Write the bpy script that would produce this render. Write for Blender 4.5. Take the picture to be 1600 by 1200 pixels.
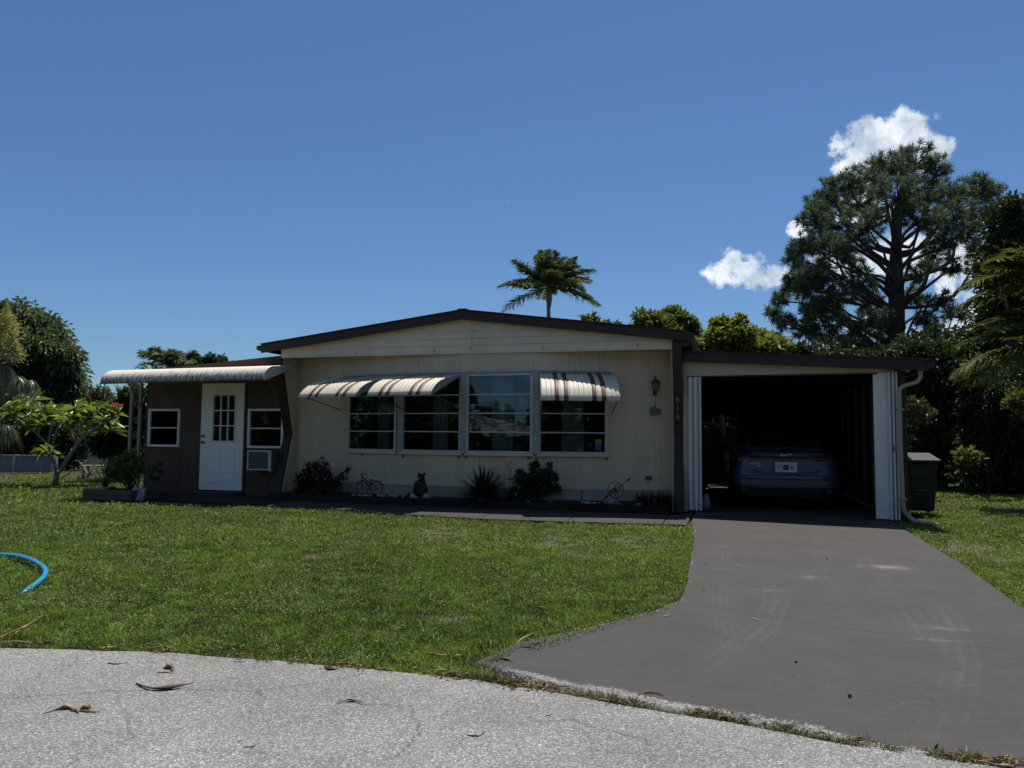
import bpy, bmesh, math, random
import numpy as np
from mathutils import Vector, Matrix
for _o in list(bpy.data.objects): bpy.data.objects.remove(_o)
scene = bpy.context.scene
COL = scene.collection
R = math.radians
rnd = random.Random(7)
rng = np.random.default_rng(11)

# ------------------------------------------------------------------ camera
F, CX, CY = 1200., 800., 600.              # focal length and centre in photograph pixels
EYE = np.array([0, 0, 1.15]); PITCH = R(3.9); ROLL = R(0.5)
fwd = np.array([0, math.cos(PITCH), math.sin(PITCH)])
_r = np.array([1., 0, 0]); _u = np.cross(_r, fwd)
c_right = _r*math.cos(ROLL)+_u*math.sin(ROLL); c_up = _u*math.cos(ROLL)-_r*math.sin(ROLL)
cam = bpy.data.cameras.new('camera'); camo = bpy.data.objects.new('camera', cam); COL.objects.link(camo)
cam.sensor_width = 36; cam.lens = 36*F/1600; cam.clip_end = 2000; cam.clip_start = .05
camo.matrix_world = Matrix((( c_right[0], c_up[0], -fwd[0], EYE[0]), (c_right[1], c_up[1], -fwd[1], EYE[1]),
                            (c_right[2], c_up[2], -fwd[2], EYE[2]), (0, 0, 0, 1)))
scene.camera = camo

# ------------------------------------------------------------------ house frame, used for the sun too
A = R(16.2)
C0 = np.array([2.52573, 12.0, 0.])          # foot of the house's right front corner
e1 = np.array([math.cos(A), -math.sin(A), 0]); nn = np.array([-math.sin(A), -math.cos(A), 0])
def W(s, o, z=0.): return C0+e1*s+nn*o+np.array([0, 0, z])     # along facade, out of facade, up
def ray(x, y):
    d = fwd*F+c_right*(x-CX)-c_up*(y-CY); return d/np.linalg.norm(d)
def gnd(x, y, z=0.):
    d = ray(x, y); return EYE+d*((z-EYE[2])/d[2])
def at(x, y, Y):
    d = ray(x, y); return EYE+d*(Y/d[1])
def so(p):
    q = np.asarray(p)-C0; return float(q@e1), float(q@nn)
def hor(x, y, z=0.): return so(gnd(x, y, z))
def pl(x, y, o=0.):
    d = ray(x, y); t = ((C0+nn*o-EYE)@nn)/(d@nn); p = EYE+d*t; return float((p-C0)@e1), float(p[2])

# ------------------------------------------------------------------ sky, sun, exposure
SUN_EL = R(68.5); SUN_AZ = A+R(4)      # sun stands behind the house; azimuth from +Y towards +X
sd = Vector((math.sin(SUN_AZ)*math.cos(SUN_EL), math.cos(SUN_AZ)*math.cos(SUN_EL), math.sin(SUN_EL)))
world = bpy.data.worlds.new('World'); scene.world = world; world.use_nodes = True
nt = world.node_tree; nt.nodes.clear()
N = nt.nodes.new; L = nt.links.new
sky = N('ShaderNodeTexSky'); sky.sky_type = 'NISHITA'; sky.sun_disc = False
sky.sun_elevation = SUN_EL; sky.sun_rotation = SUN_AZ
sky.altitude = 0; sky.air_density = 1.0; sky.dust_density = 0.35; sky.ozone_density = 3.0
bg = N('ShaderNodeBackground'); bg.inputs[1].default_value = .052
out = N('ShaderNodeOutputWorld')
# a few small fair-weather clouds: each a bump round one direction, broken up by fractal noise
geo = N('ShaderNodeNewGeometry')
def vm(op, a, b=None):
    n = N('ShaderNodeVectorMath'); n.operation = op
    for i, q in enumerate((a, b)):
        if q is None: continue
        if hasattr(q, 'is_output'): L(q, n.inputs[i])
        else: n.inputs[i].default_value = q
    return n
def mt(op, a, b=None, clamp=False):
    n = N('ShaderNodeMath'); n.operation = op; n.use_clamp = clamp
    for i, q in enumerate((a, b)):
        if q is None: continue
        if hasattr(q, 'is_output'): L(q, n.inputs[i])
        else: n.inputs[i].default_value = q
    return n.outputs[0]
tc = N('ShaderNodeTexCoord'); dirv = tc.outputs['Generated']
def wnoise(scale, detail, rough, off=(0, 0, 0)):
    a = vm('ADD', dirv, off).outputs[0]
    n = N('ShaderNodeTexNoise'); n.inputs['Scale'].default_value = scale; n.inputs['Detail'].default_value = detail
    n.inputs['Roughness'].default_value = rough; L(a, n.inputs['Vector']); return n.outputs['Fac']
n1 = wnoise(26, 9, .62); n2 = wnoise(70, 6, .6, (3, 1, 2)); n3 = wnoise(34, 6, .6, (.0, .012, .02))
cl = None
def blob(px, py, rx, ry, amp=1.0):
    global cl
    c = ray(px, py); rt = np.cross(c, (0, 0, 1)); rt /= np.linalg.norm(rt); ut = np.cross(rt, c)
    dv = vm('SUBTRACT', dirv, tuple(c)).outputs[0]
    a = mt('MULTIPLY', vm('DOT_PRODUCT', dv, tuple(rt)).outputs['Value'], F/rx)
    b = mt('MULTIPLY', vm('DOT_PRODUCT', dv, tuple(ut)).outputs['Value'], F/ry)
    f = mt('DOT_PRODUCT' if 0 else 'ADD', mt('MULTIPLY', a, a), mt('MULTIPLY', b, b))
    front = mt('GREATER_THAN', vm('DOT_PRODUCT', dirv, tuple(c)).outputs['Value'], 0.)
    f = mt('MULTIPLY', mt('MULTIPLY', mt('SUBTRACT', 1., f), amp), front)
    cl = f if cl is None else mt('MAXIMUM', cl, f)
for b in [(1350, 218, 40, 34), (1412, 215, 42, 40), (1385, 245, 70, 36), (1448, 240, 40, 26), (1335, 262, 34, 12, .8),
          (1150, 420, 46, 30, .9), (1195, 432, 44, 20, .9), (1135, 425, 30, 20, .8), (1250, 357, 24, 14, .8), (1330, 410, 60, 30, .8), (1345, 330, 50, 30, .8),
          (1420, 400, 90, 40, .8), (1500, 420, 60, 60, .8), (1520, 520, 60, 50, .7), (1365, 520, 60, 30, .6)]:
    blob(*b)
dens = mt('ADD', mt('MAXIMUM', cl, -.8), mt('MULTIPLY', mt('SUBTRACT', n1, .52), 3.6))
dens = mt('ADD', dens, mt('MULTIPLY', mt('SUBTRACT', n2, .5), 1.3))
alpha = mt('MULTIPLY', dens, 1.7, True)
ss = N('ShaderNodeMapRange'); ss.interpolation_type = 'SMOOTHSTEP'; L(alpha, ss.inputs[0]); ss.inputs[3].default_value = 0; ss.inputs[4].default_value = .93
ccol = N('ShaderNodeMix'); ccol.data_type = 'RGBA'
L(mt('MULTIPLY', mt('SUBTRACT', n3, .38), 3.2, True), ccol.inputs[0])
ccol.inputs[6].default_value = (8.0, 9.6, 11.5, 1); ccol.inputs[7].default_value = (17, 17.5, 18, 1)
mx = N('ShaderNodeMix'); mx.data_type = 'RGBA'
skt = vm('MULTIPLY', sky.outputs[0], (.79, 1.06, 1.36)).outputs[0]     # the phone's cool, saturated blue
L(ss.outputs[0], mx.inputs[0]); L(skt, mx.inputs[6]); L(ccol.outputs[2], mx.inputs[7])
L(mx.outputs[2], bg.inputs[0]); L(bg.outputs[0], out.inputs[0])

sl = bpy.data.lights.new('sun', 'SUN'); sl.energy = 4.4; sl.angle = R(.55); sl.color = (1, .945, .85)
slo = bpy.data.objects.new('sun', sl); COL.objects.link(slo)
slo.rotation_euler = (-sd).to_track_quat('-Z', 'Y').to_euler(); slo.location = (0, 0, 30)
scene.view_settings.view_transform = 'Standard'; scene.view_settings.look = 'None'
scene.view_settings.exposure = 0.3; scene.view_settings.gamma = 1.0; scene.view_settings.use_curve_mapping = False
scene.render.engine = 'CYCLES'
scene.cycles.max_bounces = 8; scene.cycles.transparent_max_bounces = 12

# ------------------------------------------------------------------ materials
MATS = {}
def mat(name, col, rough=.6, var=.18, scale=6., col2=None, bump=0., bscale=60., spec=.3, metal=0., stretch=(1, 1, 1), detail=5, contrast=1.0, fine=0., fscale=90.):
    if name in MATS: return MATS[name]
    m = bpy.data.materials.new(name); m.use_nodes = True; t = m.node_tree; p = t.nodes['Principled BSDF']
    tcn = t.nodes.new('ShaderNodeTexCoord'); mp = t.nodes.new('ShaderNodeMapping'); mp.inputs['Scale'].default_value = stretch
    t.links.new(tcn.outputs['Object'], mp.inputs['Vector'])
    nz = t.nodes.new('ShaderNodeTexNoise'); nz.inputs['Scale'].default_value = scale; nz.inputs['Detail'].default_value = detail
    nz.inputs['Roughness'].default_value = .65
    t.links.new(mp.outputs[0], nz.inputs['Vector'])
    mr = t.nodes.new('ShaderNodeMapRange'); mr.inputs[1].default_value = .5-.22/contrast; mr.inputs[2].default_value = .5+.22/contrast
    t.links.new(nz.outputs['Fac'], mr.inputs[0])
    mixn = t.nodes.new('ShaderNodeMix'); mixn.data_type = 'RGBA'
    c2 = col2 or tuple(c*(1-var) for c in col)
    mixn.inputs[6].default_value = (*col, 1); mixn.inputs[7].default_value = (*c2, 1); t.links.new(mr.outputs[0], mixn.inputs[0])
    last = mixn.outputs[2]
    if fine:
        fz = t.nodes.new('ShaderNodeTexNoise'); fz.inputs['Scale'].default_value = fscale; fz.inputs['Detail'].default_value = 3
        t.links.new(tcn.outputs['Object'], fz.inputs['Vector'])
        fm = t.nodes.new('ShaderNodeMapRange'); fm.inputs[1].default_value = .3; fm.inputs[2].default_value = .7; fm.inputs[3].default_value = 1-fine; fm.inputs[4].default_value = 1+fine
        t.links.new(fz.outputs['Fac'], fm.inputs[0])
        mu = t.nodes.new('ShaderNodeVectorMath'); mu.operation = 'SCALE'; t.links.new(last, mu.inputs[0]); t.links.new(fm.outputs[0], mu.inputs['Scale']); last = mu.outputs[0]
    t.links.new(last, p.inputs['Base Color'])
    p.inputs['Roughness'].default_value = rough; p.inputs['Specular IOR Level'].default_value = spec; p.inputs['Metallic'].default_value = metal
    if bump:
        bz = t.nodes.new('ShaderNodeTexNoise'); bz.inputs['Scale'].default_value = bscale; bz.inputs['Detail'].default_value = 4
        t.links.new(mp.outputs[0], bz.inputs['Vector'])
        bn = t.nodes.new('ShaderNodeBump'); bn.inputs['Strength'].default_value = bump; bn.inputs['Distance'].default_value = .01
        t.links.new(bz.outputs['Fac'], bn.inputs['Height']); t.links.new(bn.outputs[0], p.inputs['Normal'])
    MATS[name] = m; return m
def foliage(name, dark, light, trans=.25, rough=.45, spec=.35, tcol=None, dry=None):
    if name in MATS: return MATS[name]
    m = bpy.data.materials.new(name); m.use_nodes = True; t = m.node_tree; p = t.nodes['Principled BSDF']
    at_ = t.nodes.new('ShaderNodeAttribute'); at_.attribute_name = 'tint'
    mixn = t.nodes.new('ShaderNodeMix'); mixn.data_type = 'RGBA'
    mixn.inputs[6].default_value = (*dark, 1); mixn.inputs[7].default_value = (*light, 1); t.links.new(at_.outputs['Fac'], mixn.inputs[0])
    lastc = mixn.outputs[2]
    if dry:
        mr_ = t.nodes.new('ShaderNodeMapRange'); mr_.inputs[1].default_value = 1.02; mr_.inputs[2].default_value = 1.25; t.links.new(at_.outputs['Fac'], mr_.inputs[0])
        md_ = t.nodes.new('ShaderNodeMix'); md_.data_type = 'RGBA'; t.links.new(mr_.outputs[0], md_.inputs[0]); t.links.new(lastc, md_.inputs[6]); md_.inputs[7].default_value = (*dry, 1); lastc = md_.outputs[2]
    t.links.new(lastc, p.inputs['Base Color']); p.inputs['Roughness'].default_value = rough; p.inputs['Specular IOR Level'].default_value = spec
    tr = t.nodes.new('ShaderNodeBsdfTranslucent')
    mu = t.nodes.new('ShaderNodeMix'); mu.data_type = 'RGBA'; mu.blend_type = 'MULTIPLY'; mu.inputs[0].default_value = 1
    t.links.new(lastc, mu.inputs[6]); mu.inputs[7].default_value = (*(tcol or (1.5, 1.5, .7)), 1); t.links.new(mu.outputs[2], tr.inputs[0])
    ms = t.nodes.new('ShaderNodeMixShader'); ms.inputs[0].default_value = trans
    t.links.new(p.outputs[0], ms.inputs[1]); t.links.new(tr.outputs[0], ms.inputs[2])
    t.links.new(ms.outputs[0], t.nodes['Material Output'].inputs[0])
    MATS[name] = m; return m
def glass(name, tint=(.75, .8, .8), ior=1.5):
    if name in MATS: return MATS[name]
    m = bpy.data.materials.new(name); m.use_nodes = True; t = m.node_tree; t.nodes.remove(t.nodes['Principled BSDF'])
    tr = t.nodes.new('ShaderNodeBsdfTransparent'); tr.inputs[0].default_value = (*tint, 1)
    gl = t.nodes.new('ShaderNodeBsdfGlossy'); gl.inputs['Roughness'].default_value = .015; gl.inputs[0].default_value = (.95, .97, 1, 1)
    fr = t.nodes.new('ShaderNodeFresnel'); fr.inputs[0].default_value = ior
    nz = t.nodes.new('ShaderNodeTexNoise'); nz.inputs['Scale'].default_value = 2.2
    bn = t.nodes.new('ShaderNodeBump'); bn.inputs['Strength'].default_value = .012; bn.inputs['Distance'].default_value = .05
    t.links.new(nz.outputs['Fac'], bn.inputs['Height']); t.links.new(bn.outputs[0], gl.inputs['Normal'])
    ms = t.nodes.new('ShaderNodeMixShader'); t.links.new(fr.outputs[0], ms.inputs[0]); t.links.new(tr.outputs[0], ms.inputs[1]); t.links.new(gl.outputs[0], ms.inputs[2])
    t.links.new(ms.outputs[0], t.nodes['Material Output'].inputs[0]); MATS[name] = m; return m

# ------------------------------------------------------------------ mesh helpers
class MB:
    def __init__(s, T=None): s.v = []; s.f = []; s.m = []; s.T = T
    def pt(s, p):
        p = Vector(p)
        s.v.append(tuple(s.T @ p) if s.T is not None else tuple(p)); return len(s.v)-1
    def face(s, ids, mi=0): s.f.append(tuple(ids)); s.m.append(mi)
    def poly(s, pts, mi=0): s.face([s.pt(p) for p in pts], mi); return s
    def box(s, x0, x1, y0, y1, z0, z1, mi=0):
        i = [s.pt(p) for p in ((x0,y0,z0),(x1,y0,z0),(x1,y1,z0),(x0,y1,z0),(x0,y0,z1),(x1,y0,z1),(x1,y1,z1),(x0,y1,z1))]
        for q in ((3,2,1,0),(4,5,6,7),(0,1,5,4),(1,2,6,5),(2,3,7,6),(3,0,4,7)): s.face([i[k] for k in q], mi)
        return s
    def hexa(s, lo, hi, mi=0):      # two loops of points joined
        n = len(lo); a = [s.pt(p) for p in lo]; b = [s.pt(p) for p in hi]
        s.face(a[::-1], mi); s.face(b, mi)
        for k in range(n): s.face((a[k], a[(k+1) % n], b[(k+1) % n], b[k]), mi)
        return s
    def tube(s, pts, r, seg=8, mi=0, caps=True, closed=False):
        pts = [Vector(p) for p in pts]; n = len(pts)
        rs = r if isinstance(r, (list, tuple)) else [r]*n
        rings = []; ref = None
        for k, p in enumerate(pts):
            if closed: d = pts[(k+1) % n]-pts[k-1]
            else: d = pts[min(k+1, n-1)]-pts[max(k-1, 0)]
            d.normalize()
            if ref is None: ref = Vector((0, 0, 1)) if abs(d.z) < .9 else Vector((1, 0, 0))
            a = d.cross(ref)
            if a.length < 1e-4: a = d.cross(Vector((.3, 1, .2)))
            a.normalize(); b = a.cross(d); ref = b
            rings.append([s.pt(p+(a*math.cos(t)+b*math.sin(t))*rs[k]) for t in (2*math.pi*j/seg for j in range(seg))])
        for k in range(n if closed else n-1):
            A_, B_ = rings[k], rings[(k+1) % n]
            for j in range(seg): s.face((A_[j], A_[(j+1) % seg], B_[(j+1) % seg], B_[j]), mi)
        if caps and not closed: s.face(rings[0][::-1], mi); s.face(rings[-1], mi)
        return s
    def bar(s, a, b, w, h, mi=0, up=(0, 0, 1)):
        a = Vector(a); b = Vector(b); d = (b-a).normalized(); u = Vector(up)
        x = d.cross(u)
        if x.length < 1e-4: x = d.cross(Vector((1, 0, 0)))
        x.normalize(); y = x.cross(d)
        q = [x*w/2+y*h/2, -x*w/2+y*h/2, -x*w/2-y*h/2, x*w/2-y*h/2]
        return s.hexa([a+k for k in q], [b+k for k in q], mi)
    def lathe(s, prof, c=(0, 0, 0), seg=16, mi=0):
        c = Vector(c); rings = [[s.pt(c+Vector((r*math.cos(2*math.pi*j/seg), r*math.sin(2*math.pi*j/seg), z))) for j in range(seg)] for r, z in prof]
        for A_, B_ in zip(rings, rings[1:]):
            for j in range(seg): s.face((A_[j], A_[(j+1) % seg], B_[(j+1) % seg], B_[j]), mi)
        s.face(rings[0][::-1], mi); s.face(rings[-1], mi); return s
    def ell(s, c, r, seg=12, rings=8, mi=0, rough=0., rr=None):
        c = Vector(c); r = r if isinstance(r, (tuple, list)) else (r, r, r); L_ = []
        for i in range(1, rings):
            ph = math.pi*i/rings; L_.append([s.pt(c+Vector((r[0]*math.sin(ph)*math.cos(2*math.pi*j/seg), r[1]*math.sin(ph)*math.sin(2*math.pi*j/seg), r[2]*math.cos(ph)))*1.0+Vector([(rr or rnd).uniform(-rough, rough) for _ in range(3)])) for j in range(seg)])
        tp = s.pt(c+Vector((0, 0, r[2]))); bt = s.pt(c-Vector((0, 0, r[2])))
        for j in range(seg): s.face((tp, L_[0][j], L_[0][(j+1) % seg]), mi); s.face((bt, L_[-1][(j+1) % seg], L_[-1][j]), mi)
        for A_, B_ in zip(L_, L_[1:]):
            for j in range(seg): s.face((A_[j], B_[j], B_[(j+1) % seg], A_[(j+1) % seg]), mi)
        return s
    def ring(s, c, rad, r, ax=(0, 0, 1), seg=24, ts=6, mi=0):
        c = Vector(c); ax = Vector(ax).normalized(); x = ax.cross(Vector((.31, .2, .9))).normalized(); y = ax.cross(x)
        return s.tube([c+(x*math.cos(2*math.pi*k/seg)+y*math.sin(2*math.pi*k/seg))*rad for k in range(seg)], r, ts, mi, closed=True)
    def build(s, name, m, parent=None, smooth=False, bevel=0.):
        me = bpy.data.meshes.new(name); me.from_pydata(s.v, [], s.f)
        ms = m if isinstance(m, (list, tuple)) else [m]
        for q in ms: me.materials.append(q)
        if len(ms) > 1: me.polygons.foreach_set('material_index', s.m)
        if smooth: me.polygons.foreach_set('use_smooth', [True]*len(s.f))
        me.update()
        return link(name, me, parent, bevel)
def link(name, me, parent=None, bevel=0.):
    o = bpy.data.objects.new(name, me); COL.objects.link(o)
    if parent is not None: o.parent = parent
    if bevel:
        b = o.modifiers.new('bevel', 'BEVEL'); b.width = bevel; b.segments = 2; b.limit_method = 'ANGLE'; b.angle_limit = R(40)
    return o
def tag(o, label=None, cat=None, group=None, kind=None):
    if label: o['label'] = label
    if cat: o['category'] = cat
    if group: o['group'] = group
    if kind: o['kind'] = kind
    return o
def thing(name, label, cat, loc=(0, 0, 0), rz=0., group=None):
    o = bpy.data.objects.new(name, None); COL.objects.link(o); o.location = tuple(loc); o.rotation_euler = (0, 0, rz); o.empty_display_size = .2
    return tag(o, label, cat, group)
def fastmesh(name, V, loops, starts, totals, m, parent=None, tint=None, smooth=False):
    me = bpy.data.meshes.new(name); me.vertices.add(len(V)); me.vertices.foreach_set('co', np.ascontiguousarray(V, dtype=np.float32).ravel())
    me.loops.add(len(loops)); me.loops.foreach_set('vertex_index', np.ascontiguousarray(loops, dtype=np.int32))
    me.polygons.add(len(starts)); me.polygons.foreach_set('loop_start', np.ascontiguousarray(starts, dtype=np.int32))
    me.polygons.foreach_set('loop_total', np.ascontiguousarray(totals, dtype=np.int32))
    if smooth: me.polygons.foreach_set('use_smooth', np.ones(len(starts), dtype=bool))
    me.update(calc_edges=True); me.validate()
    if tint is not None:
        for k, arr in (tint.items() if isinstance(tint, dict) else (('tint', tint),)):
            a = me.attributes.new(k, 'FLOAT', 'POINT'); a.data.foreach_set('value', np.ascontiguousarray(arr, dtype=np.float32))
    me.materials.append(m)
    return link(name, me, parent)
def gridmesh(name, P, m, attrs=None, parent=None, smooth=True):    # P: (n,m,3)
    a, b = P.shape[:2]; idx = np.arange(a*b).reshape(a, b)
    q = np.stack([idx[:-1, :-1], idx[1:, :-1], idx[1:, 1:], idx[:-1, 1:]], -1).reshape(-1, 4)
    return fastmesh(name, P.reshape(-1, 3), q.ravel(), np.arange(len(q))*4, np.full(len(q), 4), m, parent, attrs, smooth)
def norm(a): return a/np.maximum(np.linalg.norm(a, axis=-1, keepdims=True), 1e-9)
_lat = {}
def vnoise(x, y, sc, seed=0):
    if seed not in _lat: _lat[seed] = np.random.default_rng(seed+100).random((257, 257))
    g = _lat[seed]; x = np.asarray(x)/sc+61.3; y = np.asarray(y)/sc+37.7
    xi = np.floor(x).astype(int); yi = np.floor(y).astype(int); fx = x-xi; fy = y-yi
    fx = fx*fx*(3-2*fx); fy = fy*fy*(3-2*fy); xi %= 256; yi %= 256
    return (g[xi, yi]*(1-fx)+g[xi+1, yi]*fx)*(1-fy)+(g[xi, yi+1]*(1-fx)+g[xi+1, yi+1]*fx)*fy
def fbm(x, y, sc, seed=0, oct=4):
    v = 0; a = .5; t = 0
    for k in range(oct): v = v+a*vnoise(x, y, sc/2**k, seed+k); t += a; a *= .55
    return v/t
def leaves(name, P, D, Nn, ln, wd, m, parent=None, tint=None, fold=.25, droop=0.):
    """one mesh of pointed leaves: root P, direction D, face normal Nn (each n x 3)"""
    n = len(P); D = norm(D); S = norm(np.cross(D, Nn)); U = np.cross(S, D)
    ln = np.broadcast_to(ln, n)[:, None]; wd = np.broadcast_to(wd, n)[:, None]
    mid = P+D*ln*.45+U*ln*.06
    tip = P+D*ln-np.array([0, 0, 1.])*ln*droop
    V = np.stack([P, mid+S*wd*.5+U*wd*fold, tip, mid-S*wd*.5+U*wd*fold], 1).reshape(-1, 3)
    i = np.arange(n)[:, None]*4
    lo = np.concatenate([i, i+1, i+2, i, i+2, i+3], 1).ravel()
    k = np.arange(n*2)*3
    if tint is None: tint = rng.random(n)
    return fastmesh(name, V, lo, k, np.full(n*2, 3), m, parent, np.repeat(tint, 4))
def text_mesh(name, txt, size, m, parent, Mx, depth=.004):
    c = bpy.data.curves.new('t', 'FONT'); c.body = txt; c.size = size; c.extrude = depth; c.align_x = 'CENTER'; c.align_y = 'CENTER'
    o = bpy.data.objects.new('t', c); COL.objects.link(o)
    dg = bpy.context.evaluated_depsgraph_get(); dg.update(); me = bpy.data.meshes.new_from_object(o.evaluated_get(dg))
    bpy.data.objects.remove(o); me.transform(Mx); me.materials.clear(); me.materials.append(m); me.name = name
    return link(name, me, parent)
# ================================================================== the ground
soil_m = bpy.data.materials.new('lawn_soil'); soil_m.use_nodes = True
def _soil():
    t = soil_m.node_tree; p = t.nodes['Principled BSDF']; p.inputs['Roughness'].default_value = .95; p.inputs['Specular IOR Level'].default_value = .1
    tcn = t.nodes.new('ShaderNodeTexCoord'); nz = t.nodes.new('ShaderNodeTexNoise'); nz.inputs['Scale'].default_value = 14; nz.inputs['Detail'].default_value = 8
    t.links.new(tcn.outputs['Object'], nz.inputs['Vector'])
    m1 = t.nodes.new('ShaderNodeMix'); m1.data_type = 'RGBA'; m1.inputs[6].default_value = (.035, .045, .016, 1); m1.inputs[7].default_value = (.075, .07, .035, 1); t.links.new(nz.outputs['Fac'], m1.inputs[0])
    n2_ = t.nodes.new('ShaderNodeTexNoise'); n2_.inputs['Scale'].default_value = 60; n2_.inputs['Detail'].default_value = 6; t.links.new(tcn.outputs['Object'], n2_.inputs['Vector'])
    m0 = t.nodes.new('ShaderNodeMix'); m0.data_type = 'RGBA'; m0.inputs[6].default_value = (.09, .075, .055, 1); m0.inputs[7].default_value = (.26, .22, .17, 1); t.links.new(n2_.outputs['Fac'], m0.inputs[0])
    a_ = t.nodes.new('ShaderNodeAttribute'); a_.attribute_name = 'bare'
    m2 = t.nodes.new('ShaderNodeMix'); m2.data_type = 'RGBA'; t.links.new(a_.outputs['Fac'], m2.inputs[0]); t.links.new(m1.outputs[2], m2.inputs[6]); t.links.new(m0.outputs[2], m2.inputs[7])
    t.links.new(m2.outputs[2], p.inputs['Base Color'])
    b = t.nodes.new('ShaderNodeBump'); b.inputs['Strength'].default_value = .8; b.inputs['Distance'].default_value = .02; t.links.new(nz.outputs['Fac'], b.inputs['Height']); t.links.new(b.outputs[0], p.inputs['Normal'])
_soil()
# bare sandy spots of the lawn (centre pixel, half width and half depth in metres, strength)
BARE = [(*gnd(x, y)[:2], rx, ry, k) for x, y, rx, ry, k in [
    (500, 868, .2, .35, 1.2), (430, 885, .35, .4, .7), (720, 950, .17, .28, 1.3), (700, 828, .3, .6, 1.1), (885, 845, .32, .6, 1.3), (905, 862, .4, .4, .5),
    (820, 930, .2, .2, .4), (990, 842, .3, .6, 1.0), (860, 918, .3, .3, .35), (300, 905, .3, .3, .35), (640, 880, .2, .3, .35), (1530, 862, .3, .6, 1.3), (1500, 845, .4, .7, .5), (590, 985, .1, .1, .5), (150, 905, .3, .3, .3)]]
def bareness(x, y):
    b = np.zeros_like(x)
    for cx, cy, rx, ry, k in BARE:
        dx = (x-cx); dy = (y-cy)
        b = np.maximum(b, k*np.exp(-((dx/rx)**2+(dy/ry)**2)*.8))
    b = b*np.clip(fbm(x, y, .16, 3)*4.2-1.45, 0, 1.5)
    return np.clip(b*.95-.12, 0, .5)
xs = np.concatenate([-np.geomspace(400, 14, 14), np.linspace(-13, 13, 200), np.geomspace(14, 400, 14)])
ys = np.concatenate([-np.geomspace(300, 3, 12), np.linspace(-2, 26, 220), np.geomspace(28, 600, 16)])
X, Y = np.meshgrid(xs, ys, indexing='ij')
ground = gridmesh('ground', np.stack([X, Y, np.full_like(X, -.025)], -1), soil_m, {'bare': bareness(X, Y).ravel()})
tag(ground, kind='structure')

# ---- road: a grid that follows the ragged lawn edge
RE = np.array([(-60, 20), (-30, 8.5), (-14, 5.2), (-8, 4.45), (-4.5, 4.24), (-2.74, 4.2), (-1.67, 4.12), (-.62, 3.88), (-.14, 3.73), (0.56, 3.376), (0.983, 3.153), (1.305, 2.976), (1.595, 2.85), (1.819, 2.796), (3.2, 2.2), (6, .9), (12, -3), (40, -40)])
def road_edge(x): return np.interp(x, RE[:, 0], RE[:, 1])+(fbm(x, x*0+3.3, .35, 21)-.5)*.07
def crack_field(x, y, lines, w):
    d = np.full(x.shape, 9.)
    for ln in lines:
        p = np.array(ln)
        for a, b in zip(p[:-1], p[1:]):
            ab = b-a; L2 = (ab**2).sum(); t = np.clip(((x-a[0])*ab[0]+(y-a[1])*ab[1])/L2, 0, 1)
            d = np.minimum(d, np.hypot(x-a[0]-t*ab[0], y-a[1]-t*ab[1]))
    return np.clip(1-d/w, 0, 1)
def jag(pix, n=9, amp=.02, seed=0):
    r_ = random.Random(seed); P = [gnd(x, y)[:2] for x, y in pix]; o = []
    for a, b in zip(P[:-1], P[1:]):
        for k in range(n): o.append(a+(b-a)*k/n+np.array([r_.uniform(-amp, amp), r_.uniform(-amp, amp)]))
    return o+[P[-1]]
xs = np.concatenate([np.linspace(-60, -4.2, 40), np.arange(-4, 3.2, .013), np.linspace(3.4, 40, 40)])
ts = np.concatenate([np.arange(0, 2.3, .013), np.linspace(2.35, 14, 24)])
X, T = np.meshgrid(xs, ts, indexing='ij'); Y = road_edge(X)-T
CR = [jag([(0, 1092), (180, 1080), (300, 1077), (400, 1080), (520, 1062), (610, 1045)], 8, .012, 1), jag([(400, 1080), (415, 1090), (380, 1120)], 5, .01, 2),
      jag([(300, 1172), (380, 1175), (450, 1180)], 6, .008, 3), jag([(560, 1098), (640, 1105), (655, 1145), (615, 1185)], 7, .012, 4), jag([(1010, 1160), (1015, 1190), (1040, 1200)], 5, .01, 5), jag([(520, 1095), (560, 1098)], 4, .01, 6),
      jag([(740, 1130), (900, 1125), (1020, 1160)], 6, .015, 8), jag([(100, 1200), (210, 1150), (180, 1080)], 7, .014, 9)]
ck = crack_field(X, Y, CR, .009)*(.35+.9*vnoise(X, Y, .1, 5))
road_m = bpy.data.materials.new('worn_asphalt'); road_m.use_nodes = True
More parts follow.
